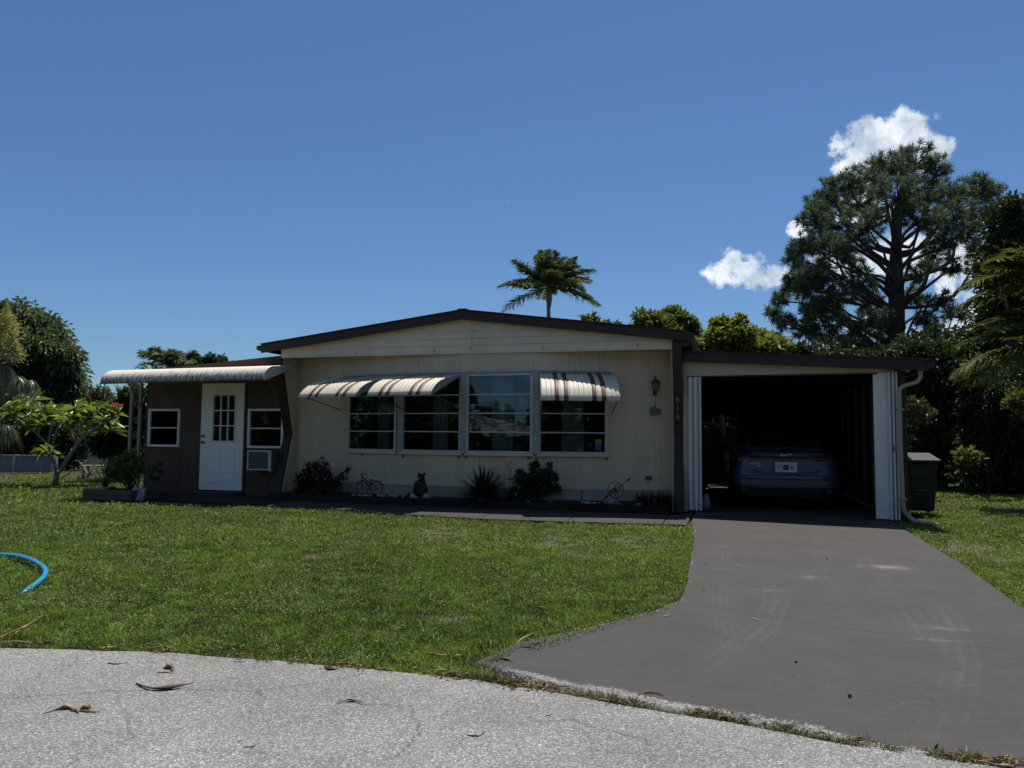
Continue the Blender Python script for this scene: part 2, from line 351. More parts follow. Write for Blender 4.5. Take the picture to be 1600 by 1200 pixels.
def _road():
    t = road_m.node_tree; p = t.nodes['Principled BSDF']; p.inputs['Roughness'].default_value = .85; p.inputs['Specular IOR Level'].default_value = .25
    tcn = t.nodes.new('ShaderNodeTexCoord')
    def vor(sc):
        v = t.nodes.new('ShaderNodeTexVoronoi'); v.inputs['Scale'].default_value = sc; t.links.new(tcn.outputs['Object'], v.inputs['Vector']); return v
    v1 = vor(165); v2 = vor(45)
    ramp = t.nodes.new('ShaderNodeValToRGB'); e = ramp.color_ramp.elements
    sp = t.nodes.new('ShaderNodeSeparateColor'); t.links.new(v1.outputs['Color'], sp.inputs[0]); t.links.new(sp.outputs[0], ramp.inputs[0])
    e[0].position = 0; e[0].color = (.135, .132, .124, 1); e[1].position = 1; e[1].color = (.54, .53, .51, 1)
    for pos, c in ((.3, .205), (.62, .258), (.86, .32)): q = e.new(pos); q.color = (c, c*.985, c*.95, 1)
    # dark binder between the stones
    mb_ = t.nodes.new('ShaderNodeMapRange'); mb_.inputs[1].default_value = .003; mb_.inputs[2].default_value = .0075; mb_.inputs[3].default_value = 1; mb_.inputs[4].default_value = .74
    t.links.new(v1.outputs['Distance'], mb_.inputs[0]); mb_.inputs[1].default_value = .35; mb_.inputs[2].default_value = .75
    big = t.nodes.new('ShaderNodeTexNoise'); big.inputs['Scale'].default_value = 1.3; big.inputs['Detail'].default_value = 7; t.links.new(tcn.outputs['Object'], big.inputs['Vector'])
    bm_ = t.nodes.new('ShaderNodeMapRange'); bm_.inputs[1].default_value = .3; bm_.inputs[2].default_value = .7; bm_.inputs[3].default_value = .80; bm_.inputs[4].default_value = 1.17; t.links.new(big.outputs['Fac'], bm_.inputs[0])
    a_ = t.nodes.new('ShaderNodeAttribute'); a_.attribute_name = 'crack'
    ca = t.nodes.new('ShaderNodeMapRange'); ca.inputs[3].default_value = 1; ca.inputs[4].default_value = .42; t.links.new(a_.outputs['Fac'], ca.inputs[0])
    m_ = t.nodes.new('ShaderNodeMath'); m_.operation = 'MULTIPLY'; t.links.new(mb_.outputs[0], m_.inputs[0]); t.links.new(bm_.outputs[0], m_.inputs[1])
    m3 = t.nodes.new('ShaderNodeMath'); m3.operation = 'MULTIPLY'; t.links.new(m_.outputs[0], m3.inputs[0]); t.links.new(ca.outputs[0], m3.inputs[1])
    sc_ = t.nodes.new('ShaderNodeVectorMath'); sc_.operation = 'SCALE'; t.links.new(ramp.outputs[0], sc_.inputs[0]); t.links.new(m3.outputs[0], sc_.inputs['Scale'])
    t.links.new(sc_.outputs[0], p.inputs['Base Color'])
    b = t.nodes.new('ShaderNodeBump'); b.inputs['Strength'].default_value = .7; b.inputs['Distance'].default_value = .004; t.links.new(v1.outputs['Distance'], b.inputs['Height']); b.invert = True
    t.links.new(b.outputs[0], p.inputs['Normal'])
_road()
Z = -.001*np.clip(ck, 0, 1)*3+(fbm(X, Y, 1.2, 9)-.5)*.008
Z[:, 0] = -.03
road = tag(gridmesh('road', np.stack([X, Y, Z], -1), road_m, {'crack': np.clip(ck, 0, 1).ravel()}), kind='structure')

# ---- driveway: painted slab from the carport floor to the road
DL = np.array([(-7.2, .32), (1.2, .32), (1.68, .36), (3.56, .47), (5.87, .535), (6.72, .53), (7.0, .44), (7.85, .04), (8.39, -.27), (9.2, -.42)])
DR = np.array([(-7.2, 3.02), (1.15, 3.0), (4.05, 2.935), (6.18, 2.80), (7.2, 3.0), (9.5, 4.4)])
def drive_l(o): return np.interp(o, DL[:, 0], DL[:, 1])
def drive_r(o): return np.interp(o, DR[:, 0], DR[:, 1])
_w = np.array([(8.30, -.4), (8.485, .01), (8.714, .78), (8.861, 1.28), (8.986, 1.7), (9.25, 2.6), (9.7, 4.4)])
def drive_front(s): return np.interp(s, _w[:, 1], _w[:, 0])+.11
us = np.linspace(0, 1, 270); os_ = np.concatenate([np.linspace(-7.2, .3, 30), np.arange(.35, 9.0, .0135)])
U, O = np.meshgrid(us, os_, indexing='ij')
S_ = drive_l(O)+(drive_r(O)-drive_l(O))*U
S_ = S_+(fbm(O, O*0, .3, 31)-.5)*.05*(1-U)**4*(O > .3)
k = np.clip((O-4)/4.98, 0, 1)**2
O2 = O+k*(drive_front(S_)-8.98)
X = C0[0]+e1[0]*S_+nn[0]*O2; Y = C0[1]+e1[1]*S_+nn[1]*O2
def track(pix, wid=.105, lines=9, seed=0):
    P = np.array([hor(x, y) for x, y in pix]); i = np.argsort(P[:, 1]); sc_ = np.interp(O2, P[i, 1], P[i, 0]); d = (S_-sc_)/wid
    env = np.clip(1-np.abs(d)**4, 0, 1)*((O2 > P[i, 1][0]) & (O2 < P[i, 1][-1]))
    f = np.clip((O2-P[i, 1][0])/.6, 0, 1)*np.clip((P[i, 1][-1]-O2)/.5, 0, 1)
    tread = .25+.75*np.clip(np.cos(d*math.pi*lines*.5+1.5*np.sin(O2*40)*.25)*1.6-.2, 0, 1)
    return env*f*tread*np.clip(fbm(S_, O2, .22, 40+seed)*3.0-.95, 0, 1)
wear = track([(1135, 840), (1125, 900), (1125, 960), (1140, 1010), (1180, 1070)])
for kk, tr_ in enumerate([[(1355, 860), (1370, 905), (1420, 970), (1450, 1010)], [(1210, 900), (1212, 945), (1190, 985), (1120, 1040), (1060, 1075)], [(1460, 940), (1490, 985), (1505, 1040), (1490, 1100), (1445, 1170)], [(1230, 1030), (1255, 1065)], [(1280, 830), (1290, 900), (1330, 960)]]):
    wear = np.maximum(wear, track(tr_, .10 if kk else .12, 5, kk+1)*(1 if kk < 3 else .55))
oil = np.zeros_like(wear)
for _ in range(60):
    s0, o0 = rng.uniform(.5, 2.9), rng.uniform(.6, 8.2)
    if rng.random() < .5: s0, o0 = rng.normal(1.6, .25), rng.uniform(.8, 5)
    r0 = rng.uniform(.012, .05); oil = np.maximum(oil, rng.uniform(.2, .6)*np.exp(-((S_-s0)/r0)**2-((O2-o0)/(r0*1.2))**2))
scuff = np.zeros_like(wear)
for x, y, r1, r2, kq in [(1385, 888, .2, .10, .85), (1258, 903, .1, .07, .6), (1480, 985, .12, .03, .7), (1210, 925, .07, .03, .6), (1450, 1002, .12, .03, .6), (1190, 826, .12, .05, .5), (1320, 828, .08, .05, .4)]:
    s0, o0 = hor(x, y); scuff = np.maximum(scuff, kq*np.exp(-((S_-s0)/r1)**2-((O2-o0)/r2)**2)*np.clip(fbm(S_, O2*.4, .09, 50)*3.4-1.1, 0, 1))
edge_d = drive_front(S_)-O2
ragged = .0+.13*fbm(S_, O2, .25, 60)+.04*fbm(S_, O2, .04, 61)+.03*np.clip((S_-.6)/1.5, 0, 1)
apron = np.clip((ragged-edge_d)/.06+.3, 0, 1)*(edge_d < .15)*np.clip(fbm(S_, O2, .35, 64)*4.5-1.1, .45, 1)*np.clip((S_+.35)/.4, 0, 1)
apron = np.maximum(apron, .62*np.clip(((fbm(S_, O2, .3, 66)-.3)*.09-U*(drive_r(O)-drive_l(O)))/.03+.4, 0, 1)*(O > 1)*(U < .04))
pk = [np.array(hor(x, y)) for x, y in [(1070, 945), (1130, 952), (1330, 985), (1440, 1000), (1600, 1022)]]
pj = []; r_ = random.Random(4)
for a, b in zip(pk[:-1], pk[1:]):
    for q in range(8): pj.append(a+(b-a)*q/8+np.array([0, r_.uniform(-.012, .012)]))
crk = crack_field(S_, O2, [pj+[pk[-1]]], .014)*(.2+1.2*vnoise(S_, O2, .25, 70))
drive_m = bpy.data.materials.new('painted_slab'); drive_m.use_nodes = True
def _drive():
    t = drive_m.node_tree; p = t.nodes['Principled BSDF']; p.inputs['Roughness'].default_value = .72; p.inputs['Specular IOR Level'].default_value = .3
    tcn = t.nodes.new('ShaderNodeTexCoord')
    def nz(sc, det=5):
        n_ = t.nodes.new('ShaderNodeTexNoise'); n_.inputs['Scale'].default_value = sc; n_.inputs['Detail'].default_value = det; t.links.new(tcn.outputs['Object'], n_.inputs['Vector']); return n_.outputs['Fac']
    def mix(f, a, b):
        m_ = t.nodes.new('ShaderNodeMix'); m_.data_type = 'RGBA'; t.links.new(f, m_.inputs[0])
        for i_, q in ((6, a), (7, b)):
            if isinstance(q, tuple): m_.inputs[i_].default_value = (*q, 1)
            else: t.links.new(q, m_.inputs[i_])
        return m_.outputs[2]
    def attr(nm, mul=1.):
        a_ = t.nodes.new('ShaderNodeAttribute'); a_.attribute_name = nm; m_ = t.nodes.new('ShaderNodeMath'); m_.operation = 'MULTIPLY'; m_.inputs[1].default_value = mul; t.links.new(a_.outputs['Fac'], m_.inputs[0]); return m_.outputs[0]
    mr = t.nodes.new('ShaderNodeMapRange'); mr.inputs[1].default_value = .3; mr.inputs[2].default_value = .7; t.links.new(nz(1.6, 8), mr.inputs[0])
    c = mix(mr.outputs[0], (.039, .034, .033), (.052, .0465, .045))
    m2 = t.nodes.new('ShaderNodeMapRange'); m2.inputs[1].default_value = .52; m2.inputs[2].default_value = .75; t.links.new(nz(120, 4), m2.inputs[0]); m2.inputs[4].default_value = .55
    c = mix(m2.outputs[0], c, (.082, .075, .073))
    mpv = t.nodes.new('ShaderNodeMapping'); mpv.inputs['Rotation'].default_value = (0, 0, A); mpv.inputs['Scale'].default_value = (3, 16, 1); t.links.new(tcn.outputs['Object'], mpv.inputs[0])
    st_n = t.nodes.new('ShaderNodeTexNoise'); st_n.inputs['Scale'].default_value = 1.4; st_n.inputs['Detail'].default_value = 8; st_n.inputs['Roughness'].default_value = .7; t.links.new(mpv.outputs[0], st_n.inputs['Vector'])
    st_r = t.nodes.new('ShaderNodeMapRange'); st_r.inputs[1].default_value = .5; st_r.inputs[2].default_value = .78; st_r.inputs[4].default_value = .5; t.links.new(st_n.outputs['Fac'], st_r.inputs[0])
    c = mix(st_r.outputs[0], c, (.088, .081, .079))
    dk_r = t.nodes.new('ShaderNodeMapRange'); dk_r.inputs[1].default_value = .56; dk_r.inputs[2].default_value = .8; dk_r.inputs[4].default_value = .6; t.links.new(nz(5.5, 9), dk_r.inputs[0])
    c = mix(dk_r.outputs[0], c, (.036, .033, .033))
    c = mix(attr('wear', .22), c, (.13, .122, .115)); c = mix(attr('scuff', .75), c, (.24, .21, .19))
    v_ = t.nodes.new('ShaderNodeTexVoronoi'); v_.inputs['Scale'].default_value = 110; t.links.new(tcn.outputs['Object'], v_.inputs['Vector'])
    sp = t.nodes.new('ShaderNodeSeparateColor'); t.links.new(v_.outputs['Color'], sp.inputs[0])
    ap = mix(sp.outputs[0], (.09, .086, .08), (.33, .32, .30))
    fa = t.nodes.new('ShaderNodeMath'); fa.operation = 'ADD'; t.links.new(attr('apron'), fa.inputs[0])
    fn = t.nodes.new('ShaderNodeMapRange'); fn.inputs[1].default_value = .3; fn.inputs[2].default_value = .7; fn.inputs[3].default_value = -.5; fn.inputs[4].default_value = .5; t.links.new(nz(75, 6), fn.inputs[0]); t.links.new(fn.outputs[0], fa.inputs[1])
    ft = t.nodes.new('ShaderNodeMapRange'); ft.inputs[1].default_value = .42; ft.inputs[2].default_value = .62; ft.inputs[4].default_value = .9; t.links.new(fa.outputs[0], ft.inputs[0])
    c = mix(ft.outputs[0], c, ap); c = mix(attr('crack', .9), c, (.02, .018, .017)); c = mix(attr('oil', .8), c, (.028, .025, .024))
    t.links.new(c, p.inputs['Base Color'])
    b = t.nodes.new('ShaderNodeBump'); b.inputs['Strength'].default_value = .35; b.inputs['Distance'].default_value = .004; t.links.new(nz(160, 4), b.inputs['Height']); t.links.new(b.outputs[0], p.inputs['Normal'])
_drive()
Zd = .010+(fbm(S_, O2, 1.5, 71)-.5)*.01-.003*np.clip(crk, 0, 1); Zd[0, :] = -.03; Zd[-1, :] = -.03; Zd[:, -1] = -.012; Zd = Zd-.012*np.clip((O-8.0)/.9, 0, 1)
driveway = tag(gridmesh('driveway', np.stack([X, Y, Zd], -1)[:, ::-1], drive_m, {k_: np.clip(v_, 0, 1)[:, ::-1].ravel() for k_, v_ in dict(wear=wear, scuff=scuff, apron=apron, crack=crk, oil=oil).items()}), kind='structure')

# ---- lawn front edge against the walkway, walkway slabs, raised bed
LE = np.array(sorted([hor(x, y) for x, y in [(127, 783), (250, 785), (345, 788), (450, 791), (570, 798), (660, 805), (740, 810), (830, 813), (900, 815), (970, 817), (1075, 820)]]))
def lawn_o(s): return np.interp(s, LE[:, 0], LE[:, 1], left=-99)
walk_m = mat('painted_walk', (.05, .044, .043), .75, .25, 2.2, bump=.2, bscale=120, fine=.18)
joints = [-6.3, -5.0, -3.75, -2.55, -1.3, -.02, .30]
walk = MB()
for a, b in zip(joints[:-1], joints[1:]):
    fa, fb = lawn_o(a)+.1, lawn_o(b)+.1
    walk.hexa([W(a+.006, .55, -.03), W(b-.006, .55, -.03), W(b-.006, fb, -.03), W(a+.006, fa, -.03)][::-1], [W(a+.006, .55, .012), W(b-.006, .55, .012), W(b-.006, fb, .012), W(a+.006, fa, .012)][::-1])
    p_ = walk.build('walkway' if a == joints[0] else 'slab', walk_m, bevel=.006); walk = MB()
    if a == joints[0]: walkway = tag(p_, kind='structure')
    else: p_.parent = walkway
# ---- grass blades
def in_drive(s, o, pad=0.): return (o < 9.2) & (s > drive_l(o)-pad) & (s < drive_r(o)+pad) & (o < drive_front(s)+pad)
def lawn_ok(x, y):
    dx = x-C0[0]; dy = y-C0[1]; s = dx*e1[0]+dy*e1[1]; o = dx*nn[0]+dy*nn[1]
    ok = (y > road_edge(x)+(fbm(x, y, .13, 82)-.62)*.16)
    wob = (fbm(x, y, .18, 80)-.5)*.10
    ok &= ~in_drive(s, o, -.02+wob*.6)
    ok &= ~((o > 8.15) & (s > -.22+(x*0)))
    ok &= ~((s > -10.0) & (s < .34) & (o < lawn_o(s)+wob))
    ok &= ~((s > -10.9) & (s < 3.6) & (o < -.1) & (o > -13))          # building
    ok &= ~((s > .3) & (s < 3.55) & (o <= .3))
    return ok
BW, BH = [], []
def scatter(n, xr, yr, depth_pow=1.0):
    y = yr[0]+(yr[1]-yr[0])*rng.random(n)**depth_pow; x = xr[0]+(xr[1]-xr[0])*rng.random(n)
    vis = (np.abs(x) < y*.78+.9); ok = lawn_ok(x, y) & vis
    return x[ok], y[ok]
def blades(parts, name, m, label=None):
    x, y, h, w, lean, tint = [np.concatenate(q) for q in zip(*parts)]
    n = len(x); th = rng.random(n)*2*math.pi; ph = rng.random(n)*2*math.pi
    lx = np.cos(ph)*lean*h; ly = np.sin(ph)*lean*h
    ax = np.cos(th)*w*.5; ay = np.sin(th)*w*.5; z0 = np.full(n, -.025)
    V = np.stack([np.stack([x-ax, y-ay, z0], -1), np.stack([x+ax, y+ay, z0], -1),
                  np.stack([x+ax*.8+lx*.4, y+ay*.8+ly*.4, z0+h*.6], -1), np.stack([x-ax*.8+lx*.4, y-ay*.8+ly*.4, z0+h*.6], -1),
                  np.stack([x+lx, y+ly, z0+h*np.sqrt(np.clip(1.05-lean**2*.5, .1, 1))], -1)], 1).reshape(-1, 3)
    i = np.arange(n)[:, None]*5; lo = np.concatenate([i, i+1, i+2, i+3, i+3, i+2, i+4], 1).ravel()
    st = np.stack([np.arange(n)*7, np.arange(n)*7+4], 1).ravel(); tt = np.tile([4, 3], n)
    return fastmesh(name, V, lo, st, tt, m, None, np.repeat(tint, 5))
grass_m = foliage('grass_blade', (.026, .054, .010), (.285, .395, .082), .28, .55, .25, None, (.36, .29, .15))
def part(n, xr, yr, h0, h1, w, pw=1.0):
    x, y = scatter(n, xr, yr, pw); b = bareness(x, y); thin = fbm(x, y, 1.1, 90); patch = fbm(x, y, .45, 95)
    keep = rng.random(len(x)) > np.clip(b*1.5, 0, .93); fine = fbm(x, y, .11, 93, 3); keep &= rng.random(len(x)) < .55+.9*(patch-.22)+.9*(fine-.4)
    x, y, b, thin, patch, fine = x[keep], y[keep], b[keep], thin[keep], patch[keep], fine[keep]
    n_ = len(x); h = (h0+(h1-h0)*rng.random(n_))*np.clip(.1+.6*patch+1.1*(fine-.15), .3, 1.7)*(1-.5*b); s, o = (x-C0[0])*e1[0]+(y-C0[1])*e1[1], (x-C0[0])*nn[0]+(y-C0[1])*nn[1]
    big = fbm(x, y, 2.3, 105); brn = np.clip((fbm(x, y, .8, 107)-.60)*5, 0, 1); yellower = np.clip((s+5)/5, 0, 1)*.22*np.exp(-((o-3.4)/2.2)**2)  # yellower grass towards the right middle of the lawn
    tint = np.clip(.12+.62*rng.random(n_)**1.25*(.3+1.15*thin)+yellower+.25*(patch-.5)+.9*(fine-.5), 0, 1)
    dry = rng.random(n_) < .018+.07*brn+.12*b; tint[dry] = 1.3; tint = np.clip(tint*(.72+.62*big), 0, 1.3)*(1-.25*brn); h = h*(1-.35*brn)
    bigb = rng.random(n_) < .07; h = np.where(bigb, h*1.5, h); w_ = np.full(n_, w)*(.6+.7*rng.random(n_))*np.where(bigb, 1.6, 1.)
    return x, y, h, w_, .25+.85*rng.random(n_), tint
parts = [part(370000, (-5.2, 2.2), (3.2, 5.6), .018, .046, .0047), part(320000, (-6.6, 6.0), (5.2, 8.2), .018, .046, .0066), part(230000, (-9.4, 9.0), (8.0, 12.2), .02, .05, .0100),
         part(80000, (-12, 12), (12, 20), .03, .065, .019), part(30000, (-22, 22), (19, 34), .03, .075, .035)]
lawn_grass = tag(blades(parts, 'lawn_grass', grass_m), 'green lawn grass with bare sandy spots between street and house', 'grass', kind='stuff')
# ---- small broad-leaved weeds, dense along the slab edges
def weeds(cx, cy, n, spread, size, name_parts):
    name_parts.append((cx+rng.normal(0, spread, n), cy+rng.normal(0, spread, n), np.full(n, size)))
wp = []
for q in np.linspace(1.7, 6.9, 60): p = W(float(drive_l(np.array(q)))-.03, q); weeds(p[0], p[1], 12, .035, .017, wp)
for q in np.linspace(6.9, 8.4, 40): p = W(float(drive_l(np.array(q)))-.05, q); weeds(p[0], p[1], 16, .045, .015, wp)
for q in np.linspace(1.0, 7, 70): p = W(float(drive_r(np.array(q)))+.05, q); weeds(p[0], p[1], 12, .06, .02, wp)
for q in range(900):
    s_ = rng.uniform(-6, 3.5); o_ = rng.uniform(1.6, 8.2); p = W(s_-.5*(o_ > 5), o_)
    if lawn_ok(np.array([p[0]]), np.array([p[1]]))[0]: weeds(p[0], p[1], int(rng.integers(6, 24)), .10, .017 if o_ > 4.5 else .022, wp)
x, y, sz = [np.concatenate(q) for q in zip(*wp)]; ok = lawn_ok(x, y) | (rng.random(len(x)) < .02); x, y, sz = x[ok], y[ok], sz[ok]; n = len(x)
D = np.stack([rng.normal(0, 1, n), rng.normal(0, 1, n), .2+.5*rng.random(n)], -1); Un = np.stack([rng.normal(0, .5, n), rng.normal(0, .5, n), np.ones(n)], -1)
weed_m = foliage('weed_leaf', (.035, .062, .014), (.15, .20, .05), .3, .55, .25)
o_ = leaves('lawn_weeds', np.stack([x, y, .005+.028*rng.random(n)], -1), D, Un, sz*(.6+.8*rng.random(n)), sz*.6, weed_m)
tag(o_, 'small round-leaved weeds spread through the lawn and along the slab edges', 'weeds', kind='stuff')
# ---- broad blades and clover catching the sun on top of the turf
sx, sy, ss = [], [], []
for n_, xr, yr, s_ in ((42000, (-4.2, 2.2), (3.2, 5.6), .013), (42000, (-5.6, 5.2), (5.2, 8.2), .017), (30000, (-8.2, 7.5), (8.0, 12.2), .024)):
    x, y = scatter(n_, xr, yr); f_ = fbm(x, y, .5, 120); g_ = fbm(x, y, 1.6, 121); k_ = rng.random(len(x)) < np.clip((f_-.38)*3.2, .05, 1)*(.25+.75*g_); sx.append(x[k_]); sy.append(y[k_]); ss.append(np.full(k_.sum(), s_))
x, y, sz = np.concatenate(sx), np.concatenate(sy), np.concatenate(ss); n = len(x)
D = np.stack([rng.normal(0, 1, n), rng.normal(0, 1, n), .1+.5*rng.random(n)], -1); Un = np.stack([rng.normal(0, .4, n), rng.normal(0, .4, n), np.ones(n)], -1)
o_ = leaves('turf_clover', np.stack([x, y, .004+.022*rng.random(n)], -1), D, Un, sz*(.6+1.0*rng.random(n)), sz*.55, foliage('turf_clover_leaf', (.06, .10, .025), (.27, .31, .12), .22, .5, .25), None, rng.random(n)**1.6)
tag(o_, 'pale broad blades and clover flecking the top of the turf', 'grass', kind='stuff')
# ---- ragged weed line growing in the joint between driveway and road
x = rng.uniform(-.35, 3.2, 20000); off = rng.normal(.03, .018, 20000); y = road_edge(x)+off
patchy = fbm(x, x*0, .16, 97); ok = rng.random(len(x)) < np.clip((patchy-.42)*4.0, .06, 1); x, y = x[ok], y[ok]
n = len(x); pts = [(x, y, (.014+.055*rng.random(n)*fbm(x, y, .1, 98)*1.6), np.full(n, .0048), .4+.8*rng.random(n), np.clip(.1+rng.random(n)*.95, 0, 1.0))]
tag(blades(pts, 'joint_weeds', foliage('joint_weed', (.03, .048, .014), (.17, .17, .065), .25)), 'ragged line of grass and weeds in the joint between driveway and road', 'weeds', kind='stuff')

# ---- crumbled leaf litter blown against the lawn edge and into the joint
x = np.concatenate([rng.uniform(-3.4, .2, 900), rng.uniform(-.3, 2.4, 1500)]); n = len(x)
y = road_edge(x)+np.concatenate([rng.normal(-.005, .035, 900), rng.normal(.035, .018, 1500)]); clump = fbm(x, x*0+1, .18, 131); ok = rng.random(n) < np.clip((clump-.46)*4, .04, 1); x, y = x[ok], y[ok]; n = len(x)
D = np.stack([rng.normal(0, 1, n), rng.normal(0, .6, n), .25*rng.random(n)], -1); Un = np.stack([rng.normal(0, .5, n), rng.normal(0, .5, n), np.ones(n)], -1)
o_ = leaves('leaf_litter', np.stack([x, y, -.004+.014*rng.random(n)], -1), D, Un, .012+.035*rng.random(n)**2, .007+.006*rng.random(n), foliage('litter_bit', (.06, .04, .025), (.34, .23, .12), .1, .7, .2), None, rng.random(n), .3)
tag(o_, 'crumbled brown leaf litter along the lawn edge and driveway joint', 'litter', kind='stuff')
# ================================================================== the house
beige = mat('beige_siding', (.655, .545, .38), .55, .14, 3.2, col2=(.50, .415, .285), stretch=(1, 1, .10), detail=8, fine=.05, bump=.05)
beige_in = mat('beige_soffit', (.64, .525, .36), .6, .12, 3)
gable_m = mat('gable_cream', (.72, .62, .45), .55, .14, 2.2, col2=(.56, .48, .36), stretch=(1.5, 1, 1.2), detail=8)
brown = mat('brown_trim', (.045, .026, .024), .5, .35, 5, fine=.15)
skirt_m = mat('skirting_grey', (.36, .35, .30), .7, .3, 4)
alu = mat('window_alloy', (.50, .53, .51), .45, .3, 9, metal=.25, fine=.1)
wood_dark = mat('dark_board', (.03, .022, .018), .8, .4, 6)
inside_m = mat('inside_wall', (.09, .085, .08), .9, .2, 2)
pane_m = glass('window_glass', (.62, .68, .7), 1.6)
cream = mat('awning_cream', (.66, .605, .475), .5, .22, 5, stretch=(2, 1, 1), fine=.1)
awn_brown = mat('awning_brown', (.13, .055, .04), .5, .25, 8)
awn_grey = mat('awning_underside', (.36, .34, .30), .6, .2, 6)
roof_m = mat('brown_roofing', (.06, .042, .036), .85, .3, 3, bump=.3, bscale=50)
house = thing('mobile_home', 'beige mobile home with low brown gable roof and bowed front windows', 'house', C0, -A)
def hb(): return MB()          # parts live in the house frame: x along the facade, y into the house, z up
# plan of the bowed front wall (along, out)
FP = [(-6.99, -.56), (-4.66, -.11), (-3.47, 0.0), (-2.20, 0.0), (-.03, -.60)]
Z0, ZS, ZH, ZT = .14, .885, 2.185, 2.56
class Facet:
    def __init__(s, a, b):
        s.a = Vector((a[0], -a[1], 0)); s.b = Vector((b[0], -b[1], 0)); s.L = (s.b-s.a).length; s.d = (s.b-s.a)/s.L
        s.n = Vector((s.d.y, -s.d.x, 0))           # outward (towards the street)
        s.M = Matrix(((s.d.x, -s.n.x, 0, s.a.x), (s.d.y, -s.n.y, 0, s.a.y), (0, 0, 1, 0), (0, 0, 0, 1)))   # (t, -out, z)
    def t_of(s, px, py=650):      # where the sight line of pixel px crosses this facet, measured along it
        d = ray(px, py); p0 = EYE-C0; dl = np.array([d@e1, -(d@nn)]); pp = np.array([p0@e1, -(p0@nn)])
        m_ = np.array([[s.d.x, -dl[0]], [s.d.y, -dl[1]]]); q = np.linalg.solve(m_, pp-np.array([s.a.x, s.a.y])); return float(q[0])
FC = [Facet(a, b) for a, b in zip(FP[:-1], FP[1:])]
def siding(mb, t0, t1, z0, z1, out=0., pitch=.102, phase=0.):
    prof = []; t = t0
    k0 = math.floor((t0-phase)/pitch)
    pts = [t0]
    k = k0
    while True:
        b = phase+k*pitch
        for q, dz in ((0, 0), (.009, -.006), (.020, -.006), (.029, 0), (.062, 0), (.066, -.003), (.070, 0)):
            if t0 < b+q < t1: prof.append((b+q, dz))
        k += 1
        if b > t1: break
    prof = [(t0, 0)]+prof+[(t1, 0)]
    lo = [mb.pt((t, -(out+d), z0)) for t, d in prof]; hi = [mb.pt((t, -(out+d), z1)) for t, d in prof]
    for i in range(len(prof)-1): mb.face((lo[i], lo[i+1], hi[i+1], hi[i]))
WIN = [(0, 547, 618), (1, 629, 719), (2, 732, 830), (3, 844, 946)]
wspan = []
for fi, a, b in WIN: f = FC[fi]; wspan.append((max(f.t_of(a), .02), min(f.t_of(b), f.L-.01)))
for fi, f in enumerate(FC):
    t0, t1 = wspan[fi]; mb = MB(f.M)
    siding(mb, 0, f.L, Z0+.16, ZS); siding(mb, 0, f.L, ZH, ZT)
    if t0 > .05: siding(mb, 0, t0, ZS, ZH)
    if t1 < f.L-.05: siding(mb, t1, f.L, ZS, ZH)
    w_ = mb.build('front_wall', beige, house)
    mb = MB(f.M); mb.box(-.002, f.L+.002, -.018, .03, Z0-.16, Z0+.155); mb.build('skirting', skirt_m, house)
    mb = MB(f.M); mb.box(0, f.L, -.03, -.006, Z0+.157, Z0+.185); mb.build('drip_trim', beige_in, house)
curt_m = mat('curtain_cloth', (.62, .62, .62), .9, .12, 3)
def window(f, t0, t1, z0, z1, parent, name='window', rows=4, frame=alu, fw=.045, label=None):
    cx = (t0+t1)/2
    mb = MB(f.M)
    mb.box(t0-.035, t0+fw-.035, -.035, .05, z0-.03, z1+.035); mb.box(t1-fw+.035, t1+.035, -.035, .05, z0-.03, z1+.035)
    mb.box(t0+fw-.035, t1-fw+.035, -.037, .048, z1-.01, z1+.033); mb.box(t0+fw-.035, t1-fw+.035, -.042, .048, z0-.033, z0+.012)
    w_ = mb.build(name, frame, parent, bevel=.004)
    if label: w_['label'] = label
    i0, i1, b0, b1 = t0+fw-.035, t1-fw+.035, z0+.012, z1-.01; ph = (b1-b0)/rows
    for r_ in range(rows):
        za = b0+ph*r_
        if r_:
            mb = MB(f.M); mb.box(i0, i1, -.028, .012, za-.011, za+.011); mb.build('bar', frame, w_, bevel=.003)
        tl = .0065*(ph/.3)+rnd.uniform(-.0015, .0015)
        mb = MB(f.M); mb.hexa([(i0, .0, za), (i1, .0, za), (i1, .005, za), (i0, .005, za)], [(i0, tl, za+ph), (i1, tl, za+ph), (i1, .005+tl, za+ph), (i0, .005+tl, za+ph)]); mb.build('pane', pane_m, w_)
    return w_
wl = ['window beneath the left striped awning, foliage edge reflected', 'second window from the left, beneath the longer awning', 'uncovered window in the middle of the bow, sky mirrored in it', 'window beneath the right striped awning, small green sticker in its corner']
for k, (fi, a, b) in enumerate(WIN):
    t0, t1 = wspan[k]; w_ = window(FC[fi], t0, t1, ZS+.01, ZH-.02, house)
    w_['label'] = wl[k]
    if k == 3:
        mb = MB(FC[fi].M); mb.box(t1-.17, t1-.06, -.006, -.002, ZS+.16, ZS+.23); mb.build('sticker', mat('sticker_green', (.10, .28, .06), .5, .2, 30), w_)
        mb = MB(FC[fi].M); mb.box(t1-.17, t1-.07, -.006, -.002, ZS+.05, ZS+.157); mb.build('sticker', mat('sticker_blue', (.05, .09, .2), .5, .3, 30), w_)
# mullion covers between the windows
for k in range(3):
    q = Vector(FC[k].b)
    mb = MB(Matrix.Translation(q)); mb.box(-.055, .055, -.05, .03, ZS-.02, ZH+.02); mb.build('mullion', mat('mullion_grey', (.36, .38, .37), .6, .35, 8, fine=.2), house, bevel=.006)
